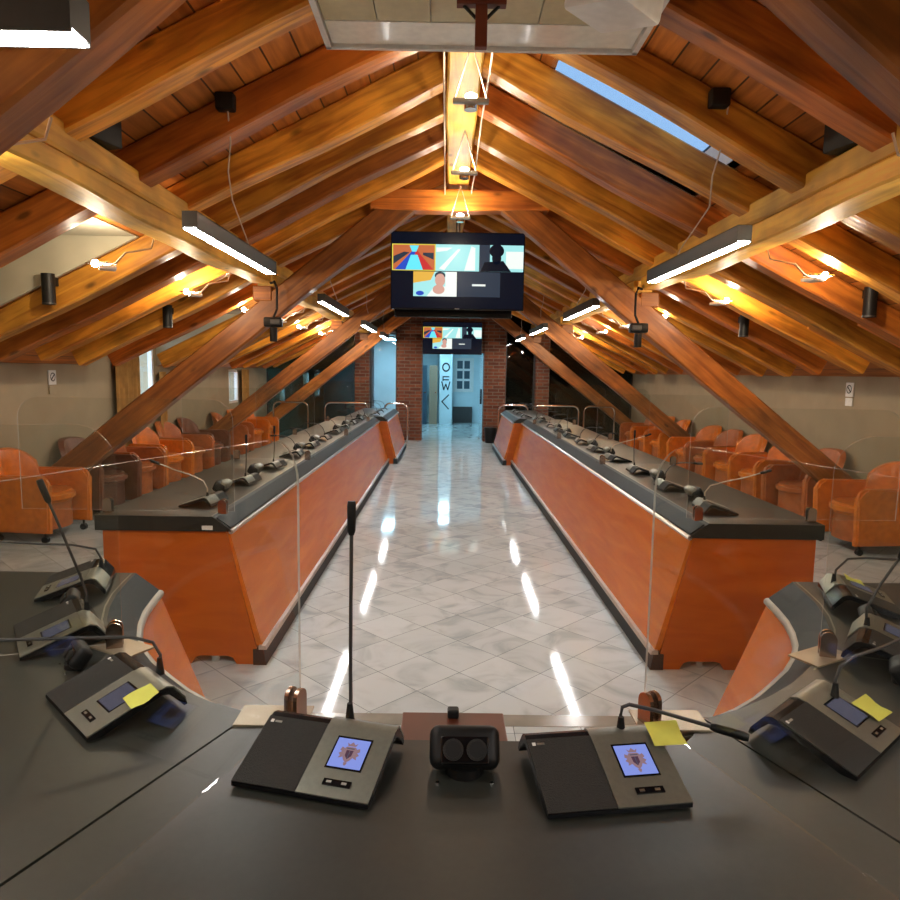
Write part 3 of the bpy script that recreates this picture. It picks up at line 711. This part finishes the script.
main_desk(1, 3.45, 11.35, 0, 'long orange desk row with dark top on the right of the aisle')
main_desk(-1, 11.42, 14.0, .13, 'short far orange desk beyond the end of the left row')
main_desk(1, 11.42, 14.0, .13, 'short far orange desk beyond the end of the right row')
tag(MB().box((0, 0, 0), (.055, .003, .022)).build('inventory_label', M['white'], None, False, (-1.31, 3.447, .742)), 'small white sticker on the near edge of the left desk top', 'sticker')

# ------------------------------------------------------------------ horseshoe front desk
TH = .74
curve = [(.545, 1.55), (.66, 1.605), (.76, 1.67), (.86, 1.75), (.95, 1.84), (1.04, 1.935), (1.12, 2.04), (1.185, 2.15), (1.235, 2.27), (1.275, 2.40), (1.30, 2.53), (1.32, 2.66)]
def offset(c, d):
    out = []
    for i, p in enumerate(c):
        a = Vector(c[max(i - 1, 0)]); b = Vector(c[min(i + 1, len(c) - 1)]); tt = (b - a).normalized(); n = Vector((-tt.y, tt.x)); out.append((p[0] + n.x * d, p[1] + n.y * d))
    return out
def slab(poly, z0, z1): return MB().prism(poly, (0, 0, z0), (1, 0, 0), (0, 1, 0), (0, 0, z1 - z0))
for s, side in ((-1, 'left'), (1, 'right')):
    t = thing('curved_desk', 'curved %s wing of the dark horseshoe desk with orange inner panel' % side, 'desk', (0, 0, 0))
    c = [(s * a, b) for a, b in curve]; inner = [(s * a, b) for a, b in offset(curve, .088)]; base = [(s * a, b) for a, b in offset(curve, .31)]
    out = [(2.15, 2.66), (2.1, 2.1), (1.9, 1.5), (1.55, 1.0), (1.15, .55), (1.10, .30)]
    poly = c + [(s * a, b) for a, b in out] + [(s * 1.095, .30)]
    slab(poly, TH - .035, TH).build('wing_top', M['top'], t)
    # sloped nosing, rim, orange skirt
    m = MB(); m.strip([(a, b, TH - .001) for a, b in c], [(a, b, TH - .075) for a, b in inner]); m.strip([(a, b, TH - .035) for a, b in c], [(a, b, TH - .095) for a, b in inner])
    m.quad((*c[-1], TH - .001), (*inner[-1], TH - .075), (*inner[-1], TH - .095), (*c[-1], TH - .035))
    m.build('nosing', M['band'], t, True)
    MB().tube([(a, b, TH - .088) for a, b in inner], .016, 10).build('rim', M['rim'], t, True)
    m = MB(); b2 = [(a + (-.02 * s), b - .0) for a, b in base]
    i2 = [(a + s * .025, b - .01) for a, b in inner]; b3 = [(a + s * .03, b - .01) for a, b in base]
    m.strip([(a, b, TH - .095) for a, b in inner], [(a, b, .04) for a, b in base]); m.strip([(a, b, TH - .095) for a, b in i2], [(a, b, .04) for a, b in b3])
    m.quad((*inner[-1], TH - .095), (*base[-1], .04), (*b3[-1], .04), (*i2[-1], TH - .095))
    m.build('skirt_panel', M['orange'], t, True)
    MB().box2((s * 1.45, 2.58, 0), (s * 2.1, 2.62, TH - .035)).build('end_panel', M['orange_end'], t)
    # thin inlay line near the inner edge
    li = offset(curve, -.012); lo = offset(curve, -.018)
    MB().strip([(s * a, b, TH + .0012) for a, b in li[4:]], [(s * a, b, TH + .0012) for a, b in lo[4:]]).build('inlay_line', M['plate'], t)
t = thing('centre_desk', 'straight dark centre section of the horseshoe desk in the foreground', 'desk', (0, 0, 0))
MB().prism([(-.538, 1.552), (-.515, 1.50), (-.46, 1.44), (.46, 1.44), (.515, 1.50), (.538, 1.552), (1.085, .30), (-1.085, .30)], (0, 0, TH - .035), (1, 0, 0), (0, 1, 0), (0, 0, .035)).build('desktop', M['top'], t)
m = MB(); m.prism([(1.44, TH - .035), (1.50, TH - .10), (1.66, .04), (1.63, .04), (1.47, TH - .10), (1.41, TH - .035)], (-.42, 0, 0), (0, 1, 0), (0, 0, 1), (.84, 0, 0)); m.build('skirt_panel', M['orange'], t)
MB().box2((-.70, .5, 0), (-.66, 1.3, TH - .035)).build('leg_panel', M['orange_end'], t); MB().box2((.66, .5, 0), (.70, 1.3, TH - .035)).build('leg_panel', M['orange_end'], t)
for s in (-1, 1): MB().prism([(s * .42, TH - .035), (s * .60, TH - .035), (s * .50, .04), (s * .42, .04)], (0, 1.46, 0), (1, 0, 0), (0, 0, 1), (0, .02, 0)).build('corner_panel', M['band'], t)
# mahogany flap in front of the centre
t = thing('wooden_flap', 'small mahogany board fixed to the far edge of the centre desk, with a black knob', 'board', (-.01, 1.455, .70))
MB().box2((-.175, 0, 0), (.075, .15, .02), bev=.003).build('board', M['mahogany'], t)
MB().box((-.05, .13, .03), (.028, .028, .022), bev=.005).build('knob', M['black'], t)
MB().prism([(0, 0), (.2, 0), (0, -.14)], (-.05, -.0, 0), (0, .7, 0), (0, 0, 1), (.02, 0, 0)).build('bracket', M['housing'], t)

# ------------------------------------------------------------------ acrylic screens
def rr(W, H, r, both=True, n=7):
    P = [(0, 0), (W, 0)]
    P += [(W - r + r * math.cos(a), H - r + r * math.sin(a)) for a in [PI / 2 * k / n for k in range(n + 1)]] if both else [(W, H)]
    P += [(r - r * math.cos(a), H - r + r * math.sin(a)) for a in [PI / 2 * (n - k) / n for k in range(n + 1)]]
    return P
def screen(p0, p1, zb, H, label, base_z, clips, both=True, group='acrylic screens', pads=False, nearclip=None):
    """p0 = inner (aisle) bottom corner, p1 = outer bottom corner"""
    p0 = Vector((*p0, 0)); p1 = Vector((*p1, 0)); d = p1 - p0; W = d.length
    t = thing('acrylic_screen', label, 'screen', (p0.x, p0.y, base_z), math.atan2(d.y, d.x), group)
    MB().prism(rr(W, H, .11, both), (0, -.003, zb - base_z), (1, 0, 0), (0, 0, 1), (0, .006, 0), mi_side=1, mi_cap=0).build('sheet', [M['glass'], M['gedge']], t)
    if not both:
        for f in t.children[0].data.polygons:
            if abs(f.normal.z) > .9 and f.center.z < .1: f.material_index = 0
    for cx in clips:
        m = MB()
        for yy in (-.017, .007):
            m.prism([(-.022, 0), (.022, 0)] + [(.022 * math.cos(a), .055 + .022 * math.sin(a)) for a in [PI * k / 8 for k in range(9)]], (cx, yy, .003), (1, 0, 0), (0, 0, 1), (0, .010, 0))
        m.build('clip', M['clip'], t)
        if pads and cx < .1:
            a = -math.atan2(d.y, d.x) + (0 if abs(d.x) < .5 else .5 * (1 if d.x > 0 else -1)); sg = 1 if d.x > 0 else -1
            R = Matrix.Rotation(a, 4, 'Z'); MB().box(R @ Vector((sg * .06 if abs(d.x) < .5 else 0, -.005, .002)), (.17, .095, .006), rot=R, bev=.001).build('clip_pad', M['pad'], t)
    return t
for s, side in ((-1, 'left'), (1, 'right')):
    screen((.395 if s > 0 else -.425, 1.54), (s * .68, .84), TH + .015, .655, 'clear acrylic screen between the centre desk and the %s wing' % side, TH, [.02], False, pads=True)
    screen((s * 1.03, 1.93), (s * 1.95, 1.60), TH + .015, .645, 'clear rounded acrylic screen across the %s wing of the horseshoe desk' % side, TH, [.02, .8], pads=True)
    for k, Y in enumerate((3.52, 5.72, 7.95, 10.2)):
        screen((s * 1.19, Y), (s * 2.30, Y), DH + .015, .585, 'clear rounded acrylic screen across the %s desk row, %s from the camera' % (side, ORD[k]), DH, [.06, .66])

# ------------------------------------------------------------------ conference units
def conf_unit(detail, loc, rz, label, lit, group, neck, mirror=False, white_neck=False):
    """origin: centre of the footprint on the desk, delegate side = -Y"""
    t = thing('conference_unit', label, 'microphone', loc, rz, group)
    W = .285; x0 = -W / 2; nrm = Vector((0, -.062, .165)).normalized()
    prof = [(-.115, .004), (-.115, .012), (.045, .066), (.062, .069), (.078, .064), (.108, .026), (.112, .012), (.104, .010), (.094, .024), (.068, .050), (.050, .053), (-.085, .004)]
    MB().prism(prof, (x0, 0, 0), (0, 1, 0), (0, 0, 1), (W, 0, 0)).build('body', M['blackgloss'] if detail else M['black'], t)
    def face(u0, u1, v0, v1, h, th, mat, name, par):
        # u along width 0..1, v along slope 0..1 from the front edge
        a = Vector((0, -.114, .0125)); b = Vector((0, .046, .0665)); d = b - a; n = Vector((0, -d.z, d.y)).normalized()
        m = MB(); P = []
        o = a + d * v0 + n * h + Vector((x0 + u0 * W, 0, 0))
        m.prism([(0, 0), ((u1 - u0) * W, 0), ((u1 - u0) * W, (v1 - v0) * d.length), (0, (v1 - v0) * d.length)], o, (1, 0, 0), d.normalized(), n * th)
        return m.build(name, mat, par)
    face(.0, .475, .0, 1.0, 0, .003, M['grill'], 'speaker_grille', t)
    pl = face(.48, 1., .0, 1.0, 0, .003, M['plate'], 'control_plate', t)
    MB().prism([(.046, .0665), (.062, .071), (.080, .066), (.109, .028), (.106, .026), (.077, .062), (.061, .067)], (x0 + .48 * W, 0, .001), (0, 1, 0), (0, 0, 1), (.52 * W, 0, 0)).build('back_plate', M['plate'], t, True)
    if detail:
        face(  .60, .87, .37, .84, .003, .0008, M['blackgloss'], 'screen_bezel', t)
        sc = face(.613, .857, .395, .81, .0038, .0008, M['sblue'] if lit else M['sblue_dim'], 'display', t)
        if lit:
            a0 = Vector((0, -.114, .0125)); b0_ = Vector((0, .046, .0665)); dd0 = (b0_ - a0); n0 = Vector((0, -dd0.z, dd0.y)).normalized()
            def art(name, polys, mat, h):
                m = MB(); cu, cv = .735, .595
                for P in polys:
                    vs = [a0 + dd0 * (cv + q * .0165 / dd0.length) + Vector((x0 + cu * W + p * .0165, 0, 0)) + n0 * h for p, q in P]
                    m.bm.faces.new([m.bm.verts.new(v) for v in vs])
                return m.build(name, mat, sc)
            art('crest', [[(-.75, .8), (-.55, 1.0), (.55, 1.0), (.75, .8), (.7, -.5), (.4, -1.0), (0, -1.35), (-.4, -1.0), (-.7, -.5)],
                          [(-.75, .7), (-1.15, .9), (-1.3, .4), (-1.0, .2), (-1.35, -.1), (-1.05, -.4), (-1.2, -.8), (-.7, -.6)],
                          [(.75, .7), (1.15, .9), (1.3, .4), (1.0, .2), (1.35, -.1), (1.05, -.4), (1.2, -.8), (.7, -.6)],
                          [(-.5, 1.08), (-.7, 1.6), (-.35, 1.35), (0, 1.75), (.35, 1.35), (.7, 1.6), (.5, 1.08)],
                          [(-.25, -1.3), (-.12, -1.75), (.12, -1.75), (.25, -1.3)]], M['crest'], .0050)
            art('shield', [[(-.45, .45), (.45, .45), (.42, -.35), (0, -.85), (-.42, -.35)]], M['crest2'], .0054)
            art('shield_band', [[(-.5, .62), (.5, .62), (.5, .78), (-.5, .78)], [(-.06, .4), (.06, .4), (.06, -.7), (-.06, -.7)]], M['sblue_dim'], .0057)
        face(.64, .84, .14, .22, .003, .003, M['blackgloss'], 'button_bar', t)
        face(.665, .70, .165, .195, .006, .0008, M['silver'], 'button', t); face(.775, .81, .165, .195, .006, .0008, M['silver'], 'button', t)
        face(.03, .055, .90, .945, .003, .0006, M['white'], 'logo', t); face(.065, .12, .905, .935, .003, .0006, M['silver'], 'logo', t)
    # gooseneck from the top of the ridge
    if neck:
        sock = neck[0]
        g = MB().tube(neck, .0042, 8).build('gooseneck', M['housing'] if not white_neck else M['wire'], t, True)
        MB().cyl((sock[0], sock[1], sock[2] - .008), (sock[0], sock[1], sock[2] + .035), .011, .006, 12).build('neck_socket', M['black'], t, True)
        a, b = Vector(neck[-2]), Vector(neck[-1]); dd = (b - a).normalized()
        MB().tube([b - dd * .0, b + dd * .01, b + dd * .065, b + dd * .075], .01, 10, rs=[.006, .0095, .0102, .0085]).build('mic_capsule', M['black'], t, True)
    return t
def rotz(v, a): return (v[0] * math.cos(a) + v[1] * math.sin(a), -v[0] * math.sin(a) + v[1] * math.cos(a), v[2])
def neck_world(loc, rz, pts):   # world-relative offsets -> local
    return [rotz(p, rz) for p in pts]
def bend(p0, p1, p2, n=8):
    p0, p1, p2 = map(Vector, (p0, p1, p2)); return [tuple(p0 * (1 - u) ** 2 + p1 * 2 * u * (1 - u) + p2 * u * u) for u in [i / n for i in range(n + 1)]]
# centre left
rz = math.radians(-14); L0 = (-.335, 1.335, TH)
conf_unit(True, L0, rz, 'silver and black conference unit with tall upright microphone at the centre left', True, 'foreground conference units',
          neck_world(L0, rz, [(.045, .085, .06), (.045, .10, .10), (.043, .11, .16)] + [(.042 - .0 * k, .115 + .003 * k, .16 + .05 * k) for k in range(1, 7)]))
rz = math.radians(8); L0 = (.235, 1.30, TH)
conf_unit(True, L0, rz, 'silver and black conference unit at the centre right with its microphone bent to the right', True, 'foreground conference units',
          neck_world(L0, rz, [(.06, .075, .06), (.062, .09, .085), (.066, .092, .108), (.08, .088, .116), (.13, .072, .112), (.19, .05, .104), (.235, .036, .097)]))
rz = math.radians(-44); L0 = (-.885, 1.59, TH)
conf_unit(True, L0, rz, 'conference unit with a yellow note on the left wing, nearest the camera, microphone bent left', False, 'foreground conference units',
          neck_world(L0, rz, [(.085, .055, .06), (.085, .06, .10), (.065, .065, .13), (.02, .05, .15), (-.12, .0, .165), (-.24, -.04, .175), (-.34, -.07, .18)]))
rz = math.radians(-55); L0 = (-1.25, 2.0, TH)
conf_unit(True, L0, rz, 'middle conference unit on the left wing, microphone standing upright', False, 'foreground conference units',
          neck_world(L0, rz, [(.055, .05, .06), (.05, .06, .12), (.035, .055, .18), (.012, .045, .26), (-.01, .035, .34), (-.03, .025, .41)]))
rz = math.radians(-70); L0 = (-1.45, 2.47, TH)
conf_unit(True, L0, rz, 'farthest conference unit on the left wing, microphone bent flat to the left', False, 'foreground conference units',
          neck_world(L0, rz, [(.07, .04, .06), (.07, .04, .10), (.055, .03, .14), (-.02, .01, .16), (-.12, -.02, .17), (-.25, -.05, .185)]))
rz = math.radians(40); L0 = (.795, 1.475, TH)
conf_unit(True, L0, rz, 'conference unit with a yellow note on the right wing, nearest the camera', False, 'foreground conference units',
          neck_world(L0, rz, [(.06, .075, .06), (.062, .08, .10), (.075, .087, .13), (.11, .098, .15), (.20, .125, .165), (.28, .16, .18), (.36, .2, .195)]))
rz = math.radians(54); L0 = (1.25, 1.95, TH)
conf_unit(True, L0, rz, 'middle conference unit on the right wing, mostly cut by the picture edge', False, 'foreground conference units',
          neck_world(L0, rz, [(-.04, .05, .06), (-.04, .06, .12), (.0, .06, .2), (.04, .05, .28)]))
rz = math.radians(70); L0 = (1.43, 2.40, TH)
conf_unit(True, L0, rz, 'farthest conference unit on the right wing with a yellow note, microphone arching right', False, 'foreground conference units',
          neck_world(L0, rz, [(-.06, .06, .06), (-.055, .06, .11), (-.02, .05, .155), (.04, .03, .165), (.2, .0, .165)]))
# notes
def note(loc, rz, tilt, label):
    m = MB(); m.strip([(-.035, -.033 + .013 * k, .002 * math.sin(k)) for k in range(6)], [(.035, -.033 + .013 * k, .003 * math.cos(k * 1.3)) for k in range(6)])
    o = m.build('sticky_note', M['note'], None, True, loc); o.rotation_euler = (tilt, 0, rz); return tag(o, label, 'note', 'yellow sticky notes')
note((-.785, 1.505, .804), math.radians(-50), .32, 'yellow sticky note on the near conference unit of the left wing')
note((.383, 1.352, .812), math.radians(4), .30, 'yellow sticky note at the corner of the centre right conference unit')
note((.93, 1.525, .786), math.radians(35), .32, 'yellow sticky note on the near conference unit of the right wing')
note((1.47, 2.50, .80), math.radians(70), .35, 'yellow sticky note on the farthest conference unit of the right wing')
# desk sockets
def socket(loc, rz, label):
    t = thing('desk_socket', label, 'socket', loc, rz, 'desktop power sockets')
    R = Matrix.Rotation(math.radians(-38), 4, 'X')
    MB().box((0, 0, .045), (.145, .06, .084), rot=R, bev=.02, seg=4).build('body', M['black'], t, True)
    MB().box((0, -.0262, .053), (.10, .012, .054), rot=R, bev=.004).build('face_plate', M['blackgloss'], t)
    for sx in (-.024, .024):
        c = Vector((sx, -.0315, .0575)); n = R @ Vector((0, -1, 0))
        q = MB().cyl(c + n * -.002, c + n * .004, .021, n=20); q.build('outlet', M['grill'], t)
        MB().cyl(c + n * .0035, c + n * .0055, .016, n=20).build('outlet_well', M['black'], t)
    MB().cyl((0, -.01, 0), (0, -.01, .02), .04, n=20).build('base', M['black'], t, True)
    for sx in (-.055, .055): MB().cyl((sx, -.055, 0), (sx, -.055, .003), .004, n=10).build('screw', M['steel'], t)
    if abs(loc[0]) > .5: t.scale = (.72, .72, .72)
    return t
socket((-.04, 1.335, TH), 0, 'black double power socket in the middle of the centre desk')
socket((1.16, 1.76, TH), 1.0, 'black double power socket between units on the right wing, nearer one')
socket((1.33, 2.18, TH), 1.1, 'black double power socket between the far units on the right wing')
socket((-1.09, 1.80, TH), -.9, 'black double power socket between units on the left wing, nearer one')
socket((-1.35, 2.24, TH), -1.1, 'black double power socket between the far units on the left wing')
# units along the main desks
def small_unit(loc, rz, label, style, group):
    neck = [[(.06, .05, .06), (.06, .055, .12), (.058, .06, .22), (.055, .06, .33)],
            [(.06, .05, .06), (.06, .05, .12), (.05, .02, .17), (.03, -.08, .205), (.02, -.18, .23), (.01, -.30, .27)],
            bend((.06, .05, .06), (.06, .05, .24), (.0, -.16, .22))][style]
    t = conf_unit(False, loc, rz, label, False, group, neck, white_neck=(style == 1)); t.scale = (.82, .82, .82); return t
pr = {}
for st in range(3):
    pr[st] = None
mY = [3.78, 4.5, 5.24, 5.98, 6.7, 7.44, 8.2, 8.92, 9.66, 10.45, 11.05, 11.75, 12.5, 13.25]
bY = [4.14, 4.87, 6.34, 7.07, 8.56, 9.29, 10.8]
styles_l = [1, 0, 0, 2, 2, 2, 2, 0, 2, 2, 2, 2, 2, 2]; styles_r = [1, 2, 0, 1, 2, 2, 0, 2, 2, 2, 2, 2, 2, 2]
for s, side, sty in ((-1, 'left', styles_l), (1, 'right', styles_r)):
    for i, Y in enumerate(mY):
        X = s * (1.44 if Y < 11.4 else 1.31); rzz = -s * -PI / 2 if False else (s * PI / 2)
        lab = 'unit with %s microphone on the %s desk row, %s from the camera' % (['an upright', 'a long slanting', 'a bent'][sty[i]], side, ORD[i])
        st = sty[i]; g = 'conference units along the %s desk row' % side
        rzz += random.uniform(-.12, .12)
        if pr[st] is None: pr[st] = small_unit((X, Y, DH), rzz, lab, st, g)
        else: dup(pr[st], (X, Y, DH), rzz, lab, g)
b0 = None
for s, side in ((-1, 'left'), (1, 'right')):
    for i, Y in enumerate(bY):
        lab = 'small silver power box on the %s desk row, %s from the camera' % (side, ORD[i]); g = 'power boxes along the %s desk row' % side
        if b0 is None:
            b0 = thing('power_box', lab, 'socket', (s * 1.46, Y, DH), s * PI / 2, g)
            MB().box((0, 0, .04), (.12, .075, .07), rot=Matrix.Rotation(-.5, 4, 'X'), bev=.018, seg=3).build('body', M['black'], b0, True)
            MB().box((0, .026, .055), (.112, .05, .05), rot=Matrix.Rotation(-.5, 4, 'X'), bev=.014, seg=3).build('back_cover', M['plate'], b0, True)
        else: dup(b0, (s * 1.46, Y, DH), s * PI / 2, lab, g)

# ------------------------------------------------------------------ armchairs
def armchair(mat):
    """faces -Y; origin floor centre"""
    t = thing('armchair', '', 'armchair')
    W, D = .64, .62
    for s in (-1, 1):
        m = MB(); n = 6; r = .09
        P = [(-.31, .09), (.27, .09), (.27, .56)] + [(-.31 + r - r * math.cos(a), .60 - r + r * math.sin(a)) for a in [PI / 2 * (n - k) / n for k in range(n + 1)]]
        P = [(-.31, .09), (.24, .09), (.27, .2), (.24, .56), (.20, .595)] + [(-.31 + r - r * math.cos(a), .60 - r + r * math.sin(a)) for a in [PI / 2 * (n - k) / n for k in range(n + 1)]]
        m.prism(P, (s * .32 if s < 0 else s * .25, 0, 0), (0, 1, 0), (0, 0, 1), (.07, 0, 0))
        es = [e for e in m.bm.edges if abs(e.verts[0].co.x - e.verts[1].co.x) < 1e-5]
        bmesh.ops.bevel(m.bm, geom=es, offset=.02, segments=2, affect='EDGES')
        m.build('armrest', mat, t, True)
    # seat cushion with rounded front
    m = MB(); P = [(-.245, .2), (.245, .2)] + [(.245 * math.cos(a), -.10 - .20 * math.sin(a)) for a in [PI * k / 14 for k in range(15)]]
    m.prism(P[::-1], (0, 0, .33), (1, 0, 0), (0, 1, 0), (0, 0, .10))
    es = [e for e in m.bm.edges if abs(e.verts[0].co.z - e.verts[1].co.z) < 1e-5]
    bmesh.ops.bevel(m.bm, geom=es, offset=.03, segments=3, affect='EDGES'); m.build('seat', mat, t, True)
    m = MB(); P = [(-.24, .25), (.24, .25)] + [(.24 * math.cos(a), -.08 - .17 * math.sin(a)) for a in [PI * k / 12 for k in range(13)]]
    m.prism(P[::-1], (0, 0, .09), (1, 0, 0), (0, 1, 0), (0, 0, .25)); m.build('seat_base', M['leather3'] if mat is not M['leather2'] else M['under'], t, True)
    # curved back with rounded top, leaning
    m = MB(); bm = m.bm; N, K = 18, 9; grid = {}
    for side in (0, 1):
        for i in range(N + 1):
            u = -1 + 2 * i / N
            ang = u * 1.15
            for j in range(K + 1):
                v = j / K
                topz = .80 - .14 * abs(u) ** 3.0
                zz = .25 + (topz - .25) * v
                R = .285 - (.055 if side else 0)
                lean = .07 * v * v
                xx = R * math.sin(ang) * 1.02; yy = .02 + R * math.cos(ang) + lean - (0 if side == 0 else -.0)
                grid[side, i, j] = bm.verts.new((xx, yy, zz - (.0 if side == 0 else .012 * (v > .99))))
    for i in range(N):
        for j in range(K):
            bm.faces.new((grid[0, i, j], grid[0, i + 1, j], grid[0, i + 1, j + 1], grid[0, i, j + 1]))
            bm.faces.new((grid[1, i, j], grid[1, i, j + 1], grid[1, i + 1, j + 1], grid[1, i + 1, j]))
        bm.faces.new((grid[0, i, K], grid[0, i + 1, K], grid[1, i + 1, K], grid[1, i, K])); bm.faces.new((grid[0, i, 0], grid[1, i, 0], grid[1, i + 1, 0], grid[0, i + 1, 0]))
    for j in range(K):
        bm.faces.new((grid[0, 0, j], grid[0, 0, j + 1], grid[1, 0, j + 1], grid[1, 0, j])); bm.faces.new((grid[0, N, j], grid[1, N, j], grid[1, N, j + 1], grid[0, N, j + 1]))
    m.build('backrest', mat, t, True)
    for sx in (-.27, .27):
        for sy in (-.24, .2):
            MB().cyl((sx - .018, sy, .03), (sx + .018, sy, .03), .03, n=14).cyl((sx, sy, .04), (sx, sy, .095), .01, n=8).build('castor', M['black'], t, True)
    return t
protos = {}
def put_chair(kind, X, Y, rz, label, group):
    if kind not in protos:
        t = armchair(M[kind]); t['label'] = label; t['group'] = group; t.location = (X, Y, 0); t.rotation_euler = (0, 0, rz); protos[kind] = t; return t
    return dup(protos[kind], (X, Y, 0), rz, label, group)
cn = {'leather': 'orange', 'leather2': 'dark brown', 'leather3': 'rust-coloured'}
LCH = [(6.2, 'leather', .10), (7.25, 'leather2', .25), (7.97, 'leather3', .12), (8.85, 'leather', .22), (9.65, 'leather3', .2), (10.45, 'leather2', .1), (11.95, 'leather3', -.1), (12.8, 'leather', .3), (13.6, 'leather', .1)]
RCH = [(6.15, 'leather', .10), (7.2, 'leather3', .30), (8.15, 'leather', .12), (8.95, 'leather', .3), (9.7, 'leather3', .3), (10.45, 'leather', .3), (11.8, 'leather', .15), (12.6, 'leather', .3), (13.5, 'leather3', .1)]
for i, (Y, k, r) in enumerate(LCH):
    put_chair(k, -3.82, Y, PI / 2 - r, '%s leather tub armchair against the left wall, %s from the camera' % (cn[k], ORD[i]), 'armchairs along the left wall')
for i, (Y, k, r) in enumerate(RCH):
    put_chair(k, 3.80, Y, -PI / 2 + r, '%s leather tub armchair against the right wall, %s from the camera' % (cn[k], ORD[i]), 'armchairs along the right wall')

# ------------------------------------------------------------------ wall items
def curtain(y0, y1, z0, z1, label):
    m = MB(); n = int((y1 - y0) / .012); A = []; B = []
    for i in range(n + 1):
        yy = y0 + (y1 - y0) * i / n; xx = -WX + .07 + .025 * math.sin(i * .95) + .008 * math.sin(i * .31)
        A.append((xx, yy, z0)); B.append((xx, yy, z1))
    m.strip(A, B); m.strip([(a[0] - .006, a[1], a[2]) for a in A], [(a[0] - .006, a[1], a[2]) for a in B])
    return tag(m.build('curtain', M['curtain'], None, True), label, 'curtain', 'gold curtains')
curtain(8.40, 9.0, .1, 1.9, 'gold curtain hanging left of the nearest window on the left wall')
curtain(9.68, 9.88,   .1, 1.5, 'narrow gold curtain right of the nearest window on the left wall')
curtain(13.57, 14.0, .3, 1.55, 'pale gold curtain beside the second window on the left wall')
for s, side, Y in ((-1, 'left', 7.14), (1, 'right', 7.2)):
    t = thing('wall_sign', 'small white sign with a circle symbol on the %s wall above the armchairs' % side, 'sign', (s * (WX - .012), Y, 1.36))
    MB().box((0, 0, .08), (.014, .13, .15), bev=.003).build('plate', M['white'], t)
    m = MB(); X = -s * .009
    for k in range(20):
        a, b = 2 * PI * k / 20, 2 * PI * (k + 1) / 20
        m.quad(*[(X, r * math.cos(q), .085 + r * math.sin(q)) for r, q in ((.036, a), (.036, b), (.046, b), (.046, a))])
    m.box((X, 0, .085), (.003, .09, .01), rot=Matrix.Rotation(.78, 4, 'X')); m.build('symbol', M['sign'], t)
    MB().box((0, 0, -.05), (.012, .12, .085), bev=.003).build('lower_plate', M['white' if s > 0 else 'wall'], t)
# socket plate on left wall
tag(MB().box((-WX + .008, 12.0, .35), (.016, .2, .1), bev=.003).build('wall_socket', M['white']), 'white double wall socket low on the left wall', 'socket')

# ------------------------------------------------------------------ world and colour
w = bpy.data.worlds.new('sky'); bpy.context.scene.world = w; w.use_nodes = True
bg = w.node_tree.nodes['Background']; bg.inputs['Color'].default_value = (.66, .82, 1, 1); bg.inputs['Strength'].default_value = 2.4
vs = bpy.context.scene.view_settings; vs.view_transform = 'Standard'; vs.look = 'None'; vs.gamma = 1; vs.exposure = 1.3
